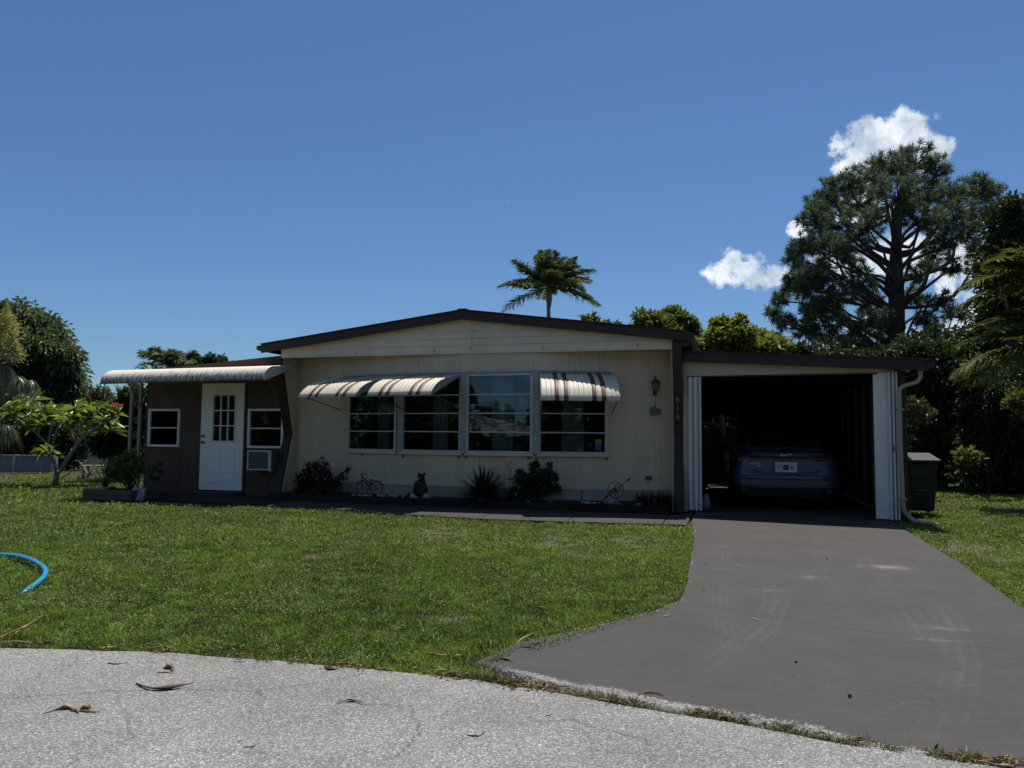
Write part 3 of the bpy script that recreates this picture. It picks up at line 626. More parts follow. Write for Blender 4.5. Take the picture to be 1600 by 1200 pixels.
# sill and header strips, bracket crosses below the windows
for k, f in enumerate(FC):
    t0, t1 = wspan[k]
    mb = MB(f.M); mb.box(t0-.05, t1+.05, -.055, .0, ZS-.06, ZS-.022); mb.build('sill', beige_in, house, bevel=.005)
    mb = MB(f.M); mb.box(t0-.05, t1+.06, -.045, .0, ZH+.018, ZH+.05); mb.build('header_trim', mat('mullion_grey', (.36, .38, .37)), house, bevel=.004)
clip_m = mat('clip_black', (.02, .02, .02), .6)
for px in (566, 630, 717, 728, 826, 838, 948):
    f = FC[0] if px < 620 else FC[1] if px < 722 else FC[2] if px < 832 else FC[3]; t = f.t_of(px, 712)
    mb = MB(f.M); mb.bar((t-.022, -.012, .775), (t+.022, -.012, .815), .009, .007, up=(0, 1, 0)); mb.bar((t-.022, -.016, .815), (t+.022, -.016, .775), .009, .007, up=(0, 1, 0)); mb.build('bracket', clip_m, house)
# outlet
t = FC[3].t_of(1013, 749); mb = MB(FC[3].M); mb.box(t-.05, t+.06, -.03, .0, .46, .53); ob = mb.build('outlet', mat('outlet_box', (.22, .2, .16), .5), house, bevel=.006)
for dx in (-.022, .028): mb = MB(FC[3].M); mb.box(t+dx-.014, t+dx+.014, -.034, -.0302, .478, .512); mb.build('socket', clip_m, ob)
# soffit, gable boards, fascia, roof
mb = hb(); mb.box(-7.02, -.0, .012, .75, 2.562, 2.58); mb.build('soffit', beige_in, house)
EL, ER, RD = (-7.37, 2.777), (.23, 2.79), (-3.48, 3.262)
def roof_z(s): return np.interp(s, [EL[0], RD[0], ER[0]], [EL[1], RD[1], ER[1]])
zb = 2.567; nb = 5; bh = .118
for side in (0, 1):
    for k in range(nb):
        z0, z1 = zb+k*bh, zb+(k+1)*bh
        def xlim(z):          # where the fascia's lower edge is at height z
            if side == 0: return np.interp(z+.10, [EL[1], RD[1]], [EL[0], RD[0]])
            return np.interp(z+.10, [ER[1], RD[1]], [ER[0], RD[0]])
        sa = max(-7.02, xlim(z0)) if side == 0 else -3.352
        sb = -3.357 if side == 0 else min(-.0, xlim(z0))
        ta = max(-7.02, xlim(z1)) if side == 0 else -3.352
        tb = -3.357 if side == 0 else min(-.0, xlim(z1))
        if side == 0: ta = min(ta, tb-.01)
        else: tb = max(tb, ta+.01)
        z1e = min(z1, 3.17)
        if z0 > 3.12: continue
        mb = hb(); lip = .016
        mb.hexa([(sa, .03, z0), (sa, -lip, z0), (sb, -lip, z0), (sb, .03, z0)][::-1], [(ta, .03, z1e), (ta, -.002, z1e), (tb, -.002, z1e), (tb, .03, z1e)][::-1]); mb.build('siding_board', gable_m, house, bevel=.003)
mb = hb(); mb.box(-3.366, -3.343, -.024, .0, zb+.005, 3.13); mb.build('gable_seam', gable_m, house)
mb = hb(); mb.box(-7.02, -.0, -.03, .01, zb-.03, zb-.002); mb.build('gable_trim', gable_m, house, bevel=.004)
scr = mat('screw_dark', (.05, .04, .035), .6)
for s_, z_ in [(-4.02, 2.60), (-4.02, 3.05), (-2.1, 2.62), (-.55, 2.62), (-3.354, 3.1), (-3.36, 2.62), (-5.5, 2.6)]:
    mb = hb(); mb.ell((s_, -.026, z_), (.012, .008, .012), 8, 5); mb.build('screw', scr, house)
for nm, a, b in (('fascia', EL, RD), ('fascia', RD, ER)):
    mb = hb(); mb.hexa([(a[0], -.13, a[1]-.15), (a[0], -.09, a[1]-.15), (a[0], -.09, a[1]), (a[0], -.13, a[1])], [(b[0], -.13, b[1]-.145), (b[0], -.09, b[1]-.145), (b[0], -.09, b[1]), (b[0], -.13, b[1])]); mb.build(nm, brown, house, bevel=.006)
    mb = hb(); mb.hexa([(a[0], -.15, a[1]+.004), (a[0], -.05, a[1]+.004), (a[0], -.05, a[1]+.022), (a[0], -.15, a[1]+.022)], [(b[0], -.15, b[1]+.004), (b[0], -.05, b[1]+.004), (b[0], -.05, b[1]+.022), (b[0], -.15, b[1]+.022)]); mb.build('drip_edge', brown, house)
mb = hb()
for a, b in ((EL, RD), (RD, ER)):
    mb.hexa([(a[0], -.088, a[1]-.06), (a[0], 12.2, a[1]-.06), (a[0], 12.2, a[1]-.002), (a[0], -.088, a[1]-.002)], [(b[0], -.088, b[1]-.06), (b[0], 12.2, b[1]-.06), (b[0], 12.2, b[1]-.002), (b[0], -.088, b[1]-.002)])
roof = mb.build('roof', roof_m, house)
mb = hb(); mb.box(-3.56, -3.40, -.155, 12.2, RD[1]+.012, RD[1]+.03); mb.build('ridge_cap', brown, roof)
gut = [(-.0, 0), (-.10, 0), (-.115, -.03), (-.10, -.08), (-.03, -.105), (0, -.105)]
mb = hb(); mb.hexa([(EL[0]+p[0]+.0, -.10, EL[1]-.01+p[1]) for p in gut], [(EL[0]+p[0], 12.2, EL[1]-.01+p[1]) for p in gut]); mb.build('gutter', brown, house)
mb = hb(); mb.hexa([(ER[0]-p[0]-.02, -.10, ER[1]-.01+p[1]) for p in gut], [(ER[0]-p[0]-.02, 12.2, ER[1]-.01+p[1]) for p in gut]); mb.build('gutter', brown, house)
# shell of the house
mb = hb()
mb.poly([(-7.0, .56, 0), (-7.0, .56, 2.72), (-7.0, 12, 2.72), (-7.0, 12, 0)]); mb.poly([(-.02, .6, 0), (-.02, 12, 0), (-.02, 12, 2.72), (-.02, .6, 2.72)]); mb.poly([(-7, 12, 0), (-.02, 12, 0), (-.02, 12, 2.72), (-7, 12, 2.72)])
mb.build('side_wall', beige, house)
mb = hb(); mb.box(-6.97, -.05, .62, 5.0, .2, .24); mb.build('inner_floor', inside_m, house)
mb = hb(); mb.box(-6.97, -.05, 4.4, 4.45, .24, 2.56); mb.build('inner_wall', inside_m, house)
mb = hb(); mb.box(-6.97, -.05, .70, 5.0, 2.6, 2.62); mb.build('inner_ceiling', inside_m, house)
# wing walls with their angled brown pillars
for s_, nm in ((-7.02, 'left'), (-.0, 'right')):
    sg = 1 if nm == 'left' else -1
    prof = [(.0, 2.56), (.40, 1.15), (.32, .9), (.06, .0)] if nm == 'left' else [(.0, 2.60), (.30, 1.15), (.26, .9), (.05, .0)]
    # infill panel
    mb = hb(); P_ = [(.62, 2.56)]+[(p[0]+.01, p[1]) for p in prof]+[(.62, 0)]
    xx = (s_+.01, s_+.035) if sg > 0 else (s_-.035, s_-.01)
    mb.hexa([(xx[0], p[0], p[1]) for p in P_], [(xx[1], p[0], p[1]) for p in P_]); mb.build('wing_panel', beige, house)
    mb = hb(); wx = (s_-.13, s_+.018) if sg > 0 else (s_-.012, s_+.135)
    for (y0, z0), (y1, z1) in zip(prof[:-1], prof[1:]):
        mb.hexa([(wx[0], y0-.05, z0), (wx[1], y0-.05, z0), (wx[1], y0+.03, z0), (wx[0], y0+.03, z0)], [(wx[0], y1-.05, z1), (wx[1], y1-.05, z1), (wx[1], y1+.03, z1), (wx[0], y1+.03, z1)])
    pil = mb.build('pillar', brown, house)
    if nm == 'right':
        mb = hb(); mb.box(wx[0]+.002, wx[1]+.10, -.06, .1, 2.57, 2.66); mb.build('pillar_cap', brown, house)
        num_m = mat('number_plate', (.20, .21, .23), .4, .3, 20)
        for k, ch in enumerate('616'):
            z_ = 1.755-.135*k
            y_ = float(np.interp(z_, [.9, 1.15, 2.6], [.26, .30, .0]))-.05
            text_mesh('house_number', ch, .14, num_m, pil, Matrix.Translation((s_+.055, y_-.004, z_)) @ Matrix.Rotation(R(90), 4, 'X'), .004)
# ---- striped awnings
def awning(f, t0, t1, z_top, reach, drop, parent, stripes, pans=17, mats=None, side=True, label=None, lip=.24, name='awning', arms=True, colours=(cream, awn_brown)):
    prof = [(.0, 0), (.3, -.085), (.6, -.17), (.78, -.235), (.88, -.30), (.95, -.42), (.985, -.62), (1.0, -1.0)]
    # profile: fraction of reach, fraction of total drop
    prof = [(0, 0), (.30, -.13), (.56, -.27), (.70, -.38), (.80, -.50), (.885, -.65), (.95, -.82), (1., -1.)]
    mb = MB(f.M); w = (t1-t0)/pans; sub = 5; cols = pans*sub
    g = []
    for c in range(cols+1):
        t = t0+(t1-t0)*c/cols; fr = (c % sub)/sub; bul = .014*abs(math.sin(math.pi*(c/sub)))
        col = []
        for k, (a, d) in enumerate(prof):
            nx = .25+.75*k/(len(prof)-1)
            col.append(mb.pt((t, -(a*reach+bul*nx), z_top+d*drop+bul*(1-.8*k/(len(prof)-1)))))
        g.append(col)
    for c in range(cols):
        mi = 1 if (c//sub) in stripes else 0
        for k in range(len(prof)-1): mb.face((g[c][k+1], g[c+1][k+1], g[c+1][k], g[c][k]), mi)
    o = mb.build(name, list(colours), parent, smooth=True)
    sm = o.modifiers.new('thick', 'SOLIDIFY'); sm.thickness = .004; sm.offset = -1
    if label: o['label'] = label
    if side:
        for tt in (t0+.004, t1-.004):
            mb = MB(f.M); P_ = [(a*reach-.004, z_top+d*drop-.004) for a, d in prof]
            mb.hexa([(tt-.003, -a, z) for a, z in P_], [(tt+.003, -a, z) for a, z in P_]); mb.build('side_panel', awn_grey, o)
    if arms:
        for tt in (t0+.03, t1-.03):
            mb = MB(f.M); mb.tube([(tt, -.03, z_top-drop-.18), (tt, -reach*.93, z_top-drop+.03)], .009, 6); mb.build('arm', mat('arm_metal', (.18, .17, .15), .5, metal=.5), o)
    return o
ST = {3, 5, 11, 13}
awning(FC[0], wspan[0][0]-.20, wspan[0][1]+.02, ZH-.01, 1.15, .40, house, ST, label='left striped awning, partly behind its neighbour')
awning(FC[1], wspan[1][0]-.02, wspan[1][1]+.03, ZH+.0, 1.15, .40, house, ST, label='middle striped awning with brown double stripes and grey side')
awning(FC[3], wspan[3][0]-.02, wspan[3][1]+.12, ZH+.01, 1.02, .50, house, ST, side=False, label='right striped awning, open at its sides')
# curtains
def curtain(fi, ta, tb, label, z0=.86, z1=2.2, tone=None):
    f = FC[fi]; mb = MB(f.M); n_ = 40; g = []
    for k in range(n_+1):
        t = ta+(tb-ta)*k/n_; y = .14+.022*math.sin(k*1.25)+.008*math.sin(k*2.9); g.append((mb.pt((t, y, z0)), mb.pt((t, y*.96, z1))))
    for a, b in zip(g[:-1], g[1:]): mb.face((a[0], b[0], b[1], a[1]))
    o = mb.build('curtain', curt_m, None, smooth=True); o.location = tuple(C0); o.rotation_euler = (0, 0, -A)
    tag(o, label, 'curtain', 'curtains hung inside the front windows')
for k, (a, b, lb) in enumerate([(.52, .78, 'pale curtain inside the window beneath the left awning'), (.47, .74, 'pale curtain inside the second window from the left'), (.34, .68, 'pale curtain inside the uncovered middle window'), (.34, .68, 'pale curtain inside the window beneath the right awning')]):
    t0, t1 = wspan[k]; curtain(k, t0+(t1-t0)*a, t0+(t1-t0)*b, lb)

# ================================================================== side porch on the left
porch = thing('side_porch', 'dark brown side porch with white door and two windows under a cream awning', 'porch', C0, -A)
PO = -.35; PS = pl(227, 680, PO)[0]; PF = Facet((PS, PO), (-7.03, PO))
pbrown = mat('porch_brown', (.090, .056, .042), .7, .3, 3, col2=(.10, .075, .048), stretch=(1, 1, .6), fine=.12)
pl_t = lambda px, py: PF.t_of(px, py)
def pz(px, py): return pl(px, py, PO)[1]
door_t = (pl_t(315, 680), pl_t(381.5, 680)); dz0, dz1 = .085, 2.115
mb = MB(PF.M); gx = [0, door_t[0], door_t[1], PF.L]
def groove(mb, t0, t1, z0, z1):
    siding(mb, t0, t1, z0, z1, 0, .2)
w1 = (pl_t(233, 668), pl_t(281.5, 668)); w2 = (pl_t(388.5, 668), pl_t(443.5, 668)); wz0, wz1 = .89, 1.63
zt = 2.30
groove(mb, 0, w1[0], 0, zt); groove(mb, w1[0], w1[1], 0, wz0); groove(mb, w1[0], w1[1], wz1, zt); groove(mb, w1[1], door_t[0], 0, zt); groove(mb, door_t[0], door_t[1], dz1, zt); groove(mb, door_t[0], door_t[1], 0, dz0)
groove(mb, door_t[1], w2[0], 0, zt); groove(mb, w2[0], w2[1], 0, wz0); groove(mb, w2[0], w2[1], wz1, zt); groove(mb, w2[1], PF.L, 0, zt)
mb.build('front_wall', pbrown, porch)
mb = MB(PF.M); mb.poly([(0, 0, 0), (0, 0, 2.3), (0, 6, 2.3), (0, 6, 0)]); mb.poly([(0, 6, 0), (0, 6, 2.3), (PF.L, 6, 2.3), (PF.L, 6, 0)]); mb.build('side_wall', pbrown, porch)
mb = MB(PF.M); mb.box(.02, PF.L-.02, .03, 6, .02, .05); mb.build('inner_floor', inside_m, porch)
mb = MB(PF.M); mb.box(.03, PF.L-.03, 1.4, 1.45, .05, 2.28); mb.box(.03, PF.L-.03, .03, 1.4, 2.24, 2.27); mb.box(.03, .06, .03, 1.4, .05, 2.24); mb.box(PF.L-.06, PF.L-.03, .03, 1.4, .05, 2.24); mb.build('inner_wall', inside_m, porch)  # closed dark box added behind the porch wall to stop light leaking in
wfm = mat('white_frame', (.76, .76, .71), .5, .12, 8)
window(PF, w1[0]+.03, w1[1]-.03, wz0+.03, wz1-.035, porch, rows=2, frame=wfm, label='white framed sash window left of the door')
window(PF, w2[0]+.03, w2[1]-.03, wz0+.03, wz1-.035, porch, rows=2, frame=wfm, label='white framed sash window right of the door')
# door
dm = mat('door_white', (.86, .84, .78), .45, .05, 3, stretch=(1, 1, .5))
mb = MB(PF.M); d0, d1 = door_t; dw = d1-d0
lx0, lx1, lz0, lz1 = d0+dw*.29, d0+dw*.80, dz0+.93, dz0+1.80
mb.box(d0, lx0, -.03, .02, dz0, dz1); mb.box(lx1, d1, -.03, .02, dz0, dz1); mb.box(lx0, lx1, -.03, .02, dz0, lz0); mb.box(lx0, lx1, -.03, .02, lz1, dz1)
door = mb.build('door', dm, porch)
mb = MB(PF.M); mb.box(lx0-.02, lx1+.02, -.045, -.0305, lz1-.004, lz1+.02); mb.box(lx0-.02, lx1+.02, -.045, -.0305, lz0-.02, lz0+.004); mb.box(lx0-.02, lx0+.006, -.045, -.0305, lz0+.004, lz1-.004); mb.box(lx1-.006, lx1+.02, -.045, -.0305, lz0+.004, lz1-.004); mb.build('light_frame', wfm, door)
for i in range(3):
    for j in range(3):
        xa = lx0+.004+(lx1-lx0-.008)*i/3; xb = lx0+.004+(lx1-lx0-.008)*(i+1)/3; za = lz0+(lz1-lz0)*j/3; zb_ = lz0+(lz1-lz0)*(j+1)/3
        mb = MB(PF.M); mb.box(xa, xb, -.012, -.008, za, zb_); mb.build('pane', pane_m, door)
for i in (1, 2):
    xa = lx0+(lx1-lx0)*i/3; mb = MB(PF.M); mb.box(xa-.011, xa+.011, -.036, -.014, lz0, lz1); mb.build('glazing_bar', wfm, door)
    za = lz0+(lz1-lz0)*i/3; mb = MB(PF.M); mb.box(lx0, lx1, -.0345, -.0145, za-.011, za+.011); mb.build('glazing_bar', wfm, door)
for xa, xb in ((d0+dw*.2, d0+dw*.47), (d0+dw*.55, d0+dw*.82)):
    for za, zb_ in ((dz0+.33, dz0+.80), (dz0+.12, dz0+.27)):
        mb = MB(PF.M); mb.box(xa, xb, -.040, -.0305, za, zb_); mb.build('door_panel', dm, door, bevel=.008)
brass = mat('door_brass', (.35, .28, .17), .35, .2, 20, metal=.8)
for z_ in (dz0+.90, dz0+1.02):
    mb = MB(PF.M @ Matrix.Translation((d0+.07, -.03, z_)) @ Matrix.Rotation(R(90), 4, 'X')); mb.lathe([(.026, 0), (.026, .008), (.012, .012), (.012, .03), (.026, .036), (.026, .055), (.012, .064)], seg=14); mb.build('handle', brass, door, smooth=True)
mb = MB(PF.M); mb.box(d0-.05, d1+.05, -.34, -.001, -.02, .06); mb.build('step', mat('step_dark', (.06, .055, .05), .9, .3, 6), porch, bevel=.01)
mb = MB(PF.M)
mb.box(d0-.045, d0-.004, -.036, .02, dz0, dz1+.045); mb.box(d1+.004, d1+.045, -.036, .02, dz0, dz1+.045); mb.box(d0-.004, d1+.004, -.036, .02, dz1+.004, dz1+.045); mb.build('door_casing', pbrown, porch)
# roof wedge
mb = MB(PF.M); mb.hexa([(-.25, -.12, 2.30), (PF.L-.02, -.12, 2.44), (PF.L-.02, 6.1, 2.44), (-.25, 6.1, 2.30)], [(-.25, -.12, 2.35), (PF.L-.02, -.12, 2.60), (PF.L-.02, 6.1, 2.60), (-.25, 6.1, 2.35)])
mb.build('roof', mat('porch_roofing', (.085, .048, .038), .8, .35, 4), porch)
mb = MB(PF.M); mb.hexa([(-.25, -.16, 2.28), (PF.L-.02, -.16, 2.42), (PF.L-.02, -.122, 2.42), (-.25, -.122, 2.28)], [(-.25, -.16, 2.355), (PF.L-.02, -.16, 2.615), (PF.L-.02, -.122, 2.615), (-.25, -.122, 2.355)]); mb.build('fascia', mat('porch_roofing', (.085, .048, .038)), porch)
# long cream awning with rounded lip
mil = bpy.data.materials.new('mildewed_cream'); mil.use_nodes = True
def _mil():
    t = mil.node_tree; p = t.nodes['Principled BSDF']; p.inputs['Roughness'].default_value = .5
    tcn = t.nodes.new('ShaderNodeTexCoord'); mp = t.nodes.new('ShaderNodeMapping'); mp.inputs['Scale'].default_value = (14, 3, 5); t.links.new(tcn.outputs['Object'], mp.inputs[0])
    nz = t.nodes.new('ShaderNodeTexNoise'); nz.inputs['Scale'].default_value = 1.6; nz.inputs['Detail'].default_value = 6; t.links.new(mp.outputs[0], nz.inputs['Vector'])
    a_ = t.nodes.new('ShaderNodeAttribute'); a_.attribute_name = 'mildew'
    s_ = t.nodes.new('ShaderNodeMath'); s_.operation = 'ADD'; t.links.new(nz.outputs['Fac'], s_.inputs[0]); t.links.new(a_.outputs['Fac'], s_.inputs[1])
    mr = t.nodes.new('ShaderNodeMapRange'); mr.inputs[1].default_value = .66; mr.inputs[2].default_value = 1.0; mr.inputs[4].default_value = .88; t.links.new(s_.outputs[0], mr.inputs[0])
    m_ = t.nodes.new('ShaderNodeMix'); m_.data_type = 'RGBA'; m_.inputs[6].default_value = (.74, .68, .56, 1); m_.inputs[7].default_value = (.075, .07, .055, 1); t.links.new(mr.outputs[0], m_.inputs[0]); t.links.new(m_.outputs[2], p.inputs['Base Color'])
_mil()
AF = Facet((-10.62, -.20), (-7.0, -.20))
def px_on(o_, px, py): return pl(px, py, o_)
reach = 1.05; ol = -.20+reach
sL = pl(157, 586, ol)[0]+10.62; sR = pl(413, 578, ol)[0]+10.62; zl = pl(280, 595, ol)[1]
nP = 44; sub = 4; prof = [(0, .2), (.5, .17), (.78, .14), (.86, .115), (.92, .08), (.965, .035), (.99, -.015), (1.0, -.06), (.985, -.09)]
cols = nP*sub; mb = MB(AF.M); g = []; mil_v = []
for c in range(cols+1):
    t = sL+(sR-sL)*c/cols; bul = .012*abs(math.sin(math.pi*c/sub)); dz = .03*(c/cols)
    g.append([mb.pt((t, -(a*reach+bul), zl+.06+z*1.15+bul*.5+dz)) for a, z in prof]); mil_v += [max(0, (k_-3)*.12) for k_ in range(len(prof))]
for c in range(cols):
    for k in range(len(prof)-1): mb.face((g[c][k+1], g[c+1][k+1], g[c+1][k], g[c][k]))
aw = mb.build('awning', mil, porch, smooth=True); aw['label'] = 'long cream corrugated awning with a mildewed rounded lip'
av = aw.data.attributes.new('mildew', 'FLOAT', 'POINT'); av.data.foreach_set('value', np.array(mil_v, dtype=np.float32))
sm = aw.modifiers.new('thick', 'SOLIDIFY'); sm.thickness = .005; sm.offset = -1
for tt in (sL+.004, sR-.004):
    mb = MB(AF.M); P_ = [(a*reach-.006, zl+.06+z*1.15+(.0 if tt < 1 else .03)) for a, z in prof]; mb.hexa([(tt-.003, -a, z) for a, z in P_], [(tt+.003, -a, z) for a, z in P_]); mb.build('side_panel', awn_grey, aw)
for tt, tw in ((pl(196, 598, ol-.1)[0]+10.62, PF.t_of(222, 645)+PS+10.62), (sR-.04, PF.t_of(442, 640)+PS+10.62)):
    mb = MB(AF.M); mb.tube([(tt, -reach*.9, zl+.09), (tw, .13, 1.63)], .014, 6); mb.build('arm', mat('arm_metal', (.18, .17, .15)), aw)
# beige corner posts with scrolled iron between
post_m = mat('post_beige', (.33, .30, .23), .6, .25, 5)
for t_ in (PF.t_of(206, 680), PF.t_of(220, 680)):
    mb = MB(PF.M); mb.box(t_, t_+.055, -.10, -.045, 0, 2.27); mb.build('post', post_m, porch, bevel=.006)
for k in range(6):
    mb = MB(PF.M); z_ = .5+.3*k; pts = []
    for q in range(22):
        a_ = q/21*2*math.pi*1.25; rr_ = .055*(1-q/30); pts.append((PF.t_of(216, 680)+rr_*math.cos(a_)*(1 if k % 2 else -1), -.07, z_+rr_*math.sin(a_)*1.7))
    mb.tube(pts, .006, 5); mb.build('scroll', post_m, porch)
for k in range(3):
    mb = MB(PF.M); pts = [(PF.t_of(207, 620)-.10*math.sin(q/8*math.pi)*(1-.25*k), -.07, 2.26-(.12+.1*k)*q/8) for q in range(9)]; mb.tube(pts, .008, 5); mb.build('corner_scroll', post_m, porch)

# ================================================================== air conditioner
acm = mat('ac_cream', (.50, .50, .46), .5, .12, 8); acd = mat('ac_dark', (.10, .12, .115), .6, .3, 30)
at0 = pl_t(386, 720)+.24; ac = thing('air_conditioner', 'boxy window air conditioner set in the brown porch wall under the right window', 'air conditioner', W(PS+at0, PO), -A)
wd = .48
mb = MB(); mb.box(0, wd, -.30, .15, .50, .845); mb.build('case', acd, ac, bevel=.012)
mb = MB(); mb.box(-.01, .022, -.335, -.301, .49, .855); mb.box(wd-.045, wd+.01, -.335, -.301, .49, .855); mb.box(.022, wd-.045, -.335, -.301, .823, .855); mb.box(.022, wd-.045, -.335, -.301, .49, .517); mb.build('face_frame', acm, ac, bevel=.005)
for k in range(13):
    z_ = .53+.0225*k; mb = MB(); mb.box(.022, wd-.045, -.322, -.303, z_, z_+.009); mb.build('louver', mat('ac_louver', (.17, .19, .18), .5), ac)
for k in range(2): mb = MB(); mb.box(.02+.40*k, .05+.40*k, -.27, .1, .46, .499); mb.build('bracket', acm, ac)
# ================================================================== carport
cp = thing('carport', 'open carport with brown sloping roof edge and white folding doors pushed aside', 'carport', C0, -A)
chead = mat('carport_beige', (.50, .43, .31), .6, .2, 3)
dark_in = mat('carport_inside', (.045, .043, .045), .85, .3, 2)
fold_m = mat('folding_white', (.74, .74, .68), .5, .2, 3, stretch=(2, 2, .35), fine=.08)
RL, RR = (.125, -.10, 2.50), (3.46, .52, 2.255)      # roof front edge: along, out, top
def fr(u, out=0., dz=0.): 
    return (RL[0]+(RR[0]-RL[0])*u, -(RL[1]+(RR[1]-RL[1])*u+out), RL[2]+(RR[2]-RL[2])*u+dz)
def slab(u0, u1, o0, o1, z0, z1, name, m, bevel=0., parent=cp):
    lo = [fr(u0, o0, z0), fr(u0, o1, z0), fr(u0, o1, z1), fr(u0, o0, z1)]; hi = [fr(u1, o0, z0), fr(u1, o1, z0), fr(u1, o1, z1), fr(u1, o0, z1)]
    mb = hb(); mb.hexa(lo, hi); return mb.build(name, m, parent, bevel=bevel)
slab(0, 1, -.035, 0, -.15, 0, 'fascia', brown, .006)
slab(0, 1.012, -.05, .03, .004, .02, 'drip_edge', brown)
mb = hb(); zr = lambda s: RL[2]+(RR[2]-RL[2])*(s-RL[0])/(RR[0]-RL[0])
def corr(mb, s0, s1, y_of, y1, dz, n_=40, amp=.018):
    g = []
    for k in range(n_*4+1):
        s_ = s0+(s1-s0)*k/(n_*4); z_ = zr(s_)+dz+amp*(1 if (k % 4) in (1, 2) else 0); g.append((mb.pt((s_, y_of(s_), z_)), mb.pt((s_, y1, z_))))
    for a, b in zip(g[:-1], g[1:]): mb.face((a[0], b[0], b[1], a[1]))
yf = lambda s: -(RL[1]+(RR[1]-RL[1])*(s-RL[0])/(RR[0]-RL[0]))+.04
corr(mb, RL[0]-.1, RR[0], yf, 7.1, -.035); cr = mb.build('roof', roof_m, cp)
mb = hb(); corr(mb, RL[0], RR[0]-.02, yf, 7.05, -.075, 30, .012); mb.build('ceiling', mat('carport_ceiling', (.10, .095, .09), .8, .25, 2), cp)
# header board under the fascia: its lower edge level, so it tapers to the right
PL_, PR_ = (.205, -.20), (3.12, .23)
def pn(s): return -(PL_[1]+(PR_[1]-PL_[1])*(s-PL_[0])/(PR_[0]-PL_[0]))
hz0 = 2.125
mb = hb(); a, b = .12, 3.30
mb.hexa([(a, pn(a)-.02, hz0), (a, pn(a)+.02, hz0), (a, pn(a)+.02, zr(a)-.12), (a, pn(a)-.02, zr(a)-.12)], [(b, pn(b)-.02, hz0-.02), (b, pn(b)+.02, hz0-.02), (b, pn(b)+.02, zr(b)-.12), (b, pn(b)-.02, zr(b)-.12)]); mb.build('header', chead, cp, bevel=.004)
mb = hb(); mb.hexa([(a, yf(a), zr(a)-.14), (b, yf(b), zr(b)-.14), (b, pn(b)-.02, zr(b)-.14), (a, pn(a)-.02, zr(a)-.14)], [(a, yf(a), zr(a)-.125), (b, yf(b), zr(b)-.125), (b, pn(b)-.02, zr(b)-.125), (a, pn(a)-.02, zr(a)-.125)]); mb.build('soffit', chead, cp)
# posts
mb = hb(); mb.box(.138, .205, pn(.17)-.02, pn(.17)+.05, 0, hz0); mb.build('jamb', chead, cp, bevel=.004)
mb = hb(); mb.box(3.13, 3.25, pn(3.19)-.03, pn(3.19)+.08, 0, 2.13); mb.build('jamb', brown, cp, bevel=.004)
mb = hb(); mb.box(3.04, 3.11, pn(3.07)-.022, pn(3.07)+.07, 2.05, hz0-.022); mb.build('track_stop', brown, cp)
# folding doors: stacks of narrow pleats
def stack(s0, s1, n_, amp):
    for k in range(n_):
        a = s0+(s1-s0)*k/n_; b = s0+(s1-s0)*(k+1)/n_; ya, yb = (pn(a)-.01-(amp if k % 2 else 0)), (pn(b)-.01-(0 if k % 2 else amp))
        mb = hb(); d = Vector((b-a, yb-ya, 0)).normalized()*.004; q = Vector((-d.y, d.x, 0))*2.0
        lo = [Vector((a, ya, .03))+d-q, Vector((b, yb, .03))-d-q, Vector((b, yb, .03))-d+q, Vector((a, ya, .03))+d+q]
        mb.hexa(lo, [v+Vector((0, 0, hz0-.05)) for v in lo]); mb.build('fold_panel', fold_m, cp, bevel=.003)
stack(.212, .415, 5, .10); stack(2.83, 3.0, 1, .02); stack(3.0, 3.115, 5, .13)
mb = hb(); mb.bar((.2, pn(.2)+.0, hz0-.012), (3.12, pn(3.12)+.0, hz0-.03), .05, .022); mb.build('door_track', brown, cp)
# right wall of upright boards, back wall with an opening on its left, posts and floor sill
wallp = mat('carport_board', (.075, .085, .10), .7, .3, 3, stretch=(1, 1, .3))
for k in range(16):
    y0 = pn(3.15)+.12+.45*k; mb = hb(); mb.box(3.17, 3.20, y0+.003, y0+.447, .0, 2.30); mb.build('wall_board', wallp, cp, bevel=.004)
for k in range(7):
    y0 = pn(3.15)+.12+.95*k; mb = hb(); mb.box(3.11, 3.165, y0, y0+.06, .02, 2.14); mb.build('stud', mat('stud_grey', (.16, .16, .15), .8), cp)
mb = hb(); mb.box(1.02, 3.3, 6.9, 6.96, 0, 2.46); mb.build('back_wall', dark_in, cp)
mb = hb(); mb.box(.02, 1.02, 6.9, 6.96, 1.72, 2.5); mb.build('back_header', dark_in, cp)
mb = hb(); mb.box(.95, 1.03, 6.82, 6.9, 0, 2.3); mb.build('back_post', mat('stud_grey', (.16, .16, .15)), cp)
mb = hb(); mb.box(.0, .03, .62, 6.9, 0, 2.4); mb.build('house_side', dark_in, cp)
# gutter and bent downspout at the right corner
pipe_m = mat('spout_tan', (.36, .33, .26), .5, .15, 6)
mb = hb(); mb.hexa([(RR[0]+.0-p[0]*1.0, yf(RR[0])-.05, RR[2]-.03+p[1]) for p in gut], [(RR[0]-p[0], 7.1, RR[2]-.03+p[1]) for p in gut]); mb.build('gutter', brown, cp)
op = .42
def pp(px, py, o_=op): s_, z_ = pl(px, py, o_); return (s_, -o_, z_)
mb = hb(); mb.tube([pp(1438, 578), pp(1438, 590), pp(1433, 597), pp(1412, 603), pp(1405.5, 608), pp(1405, 618), pp(1407, 700), pp(1411, 790), pp(1413, 799), pp(1419, 806)], .029, 8); dsp = mb.build('downspout', pipe_m, cp, smooth=False)
mb = hb(); e_ = pp(1419, 806); mb.tube([e_, (e_[0]+.08, e_[1]-.06, .032), (e_[0]+.25, e_[1]-.10, .022), (e_[0]+.34, e_[1]-.11, .018)], [.029, .027, .02, .016], 8); mb.build('spout_foot', pipe_m, dsp)
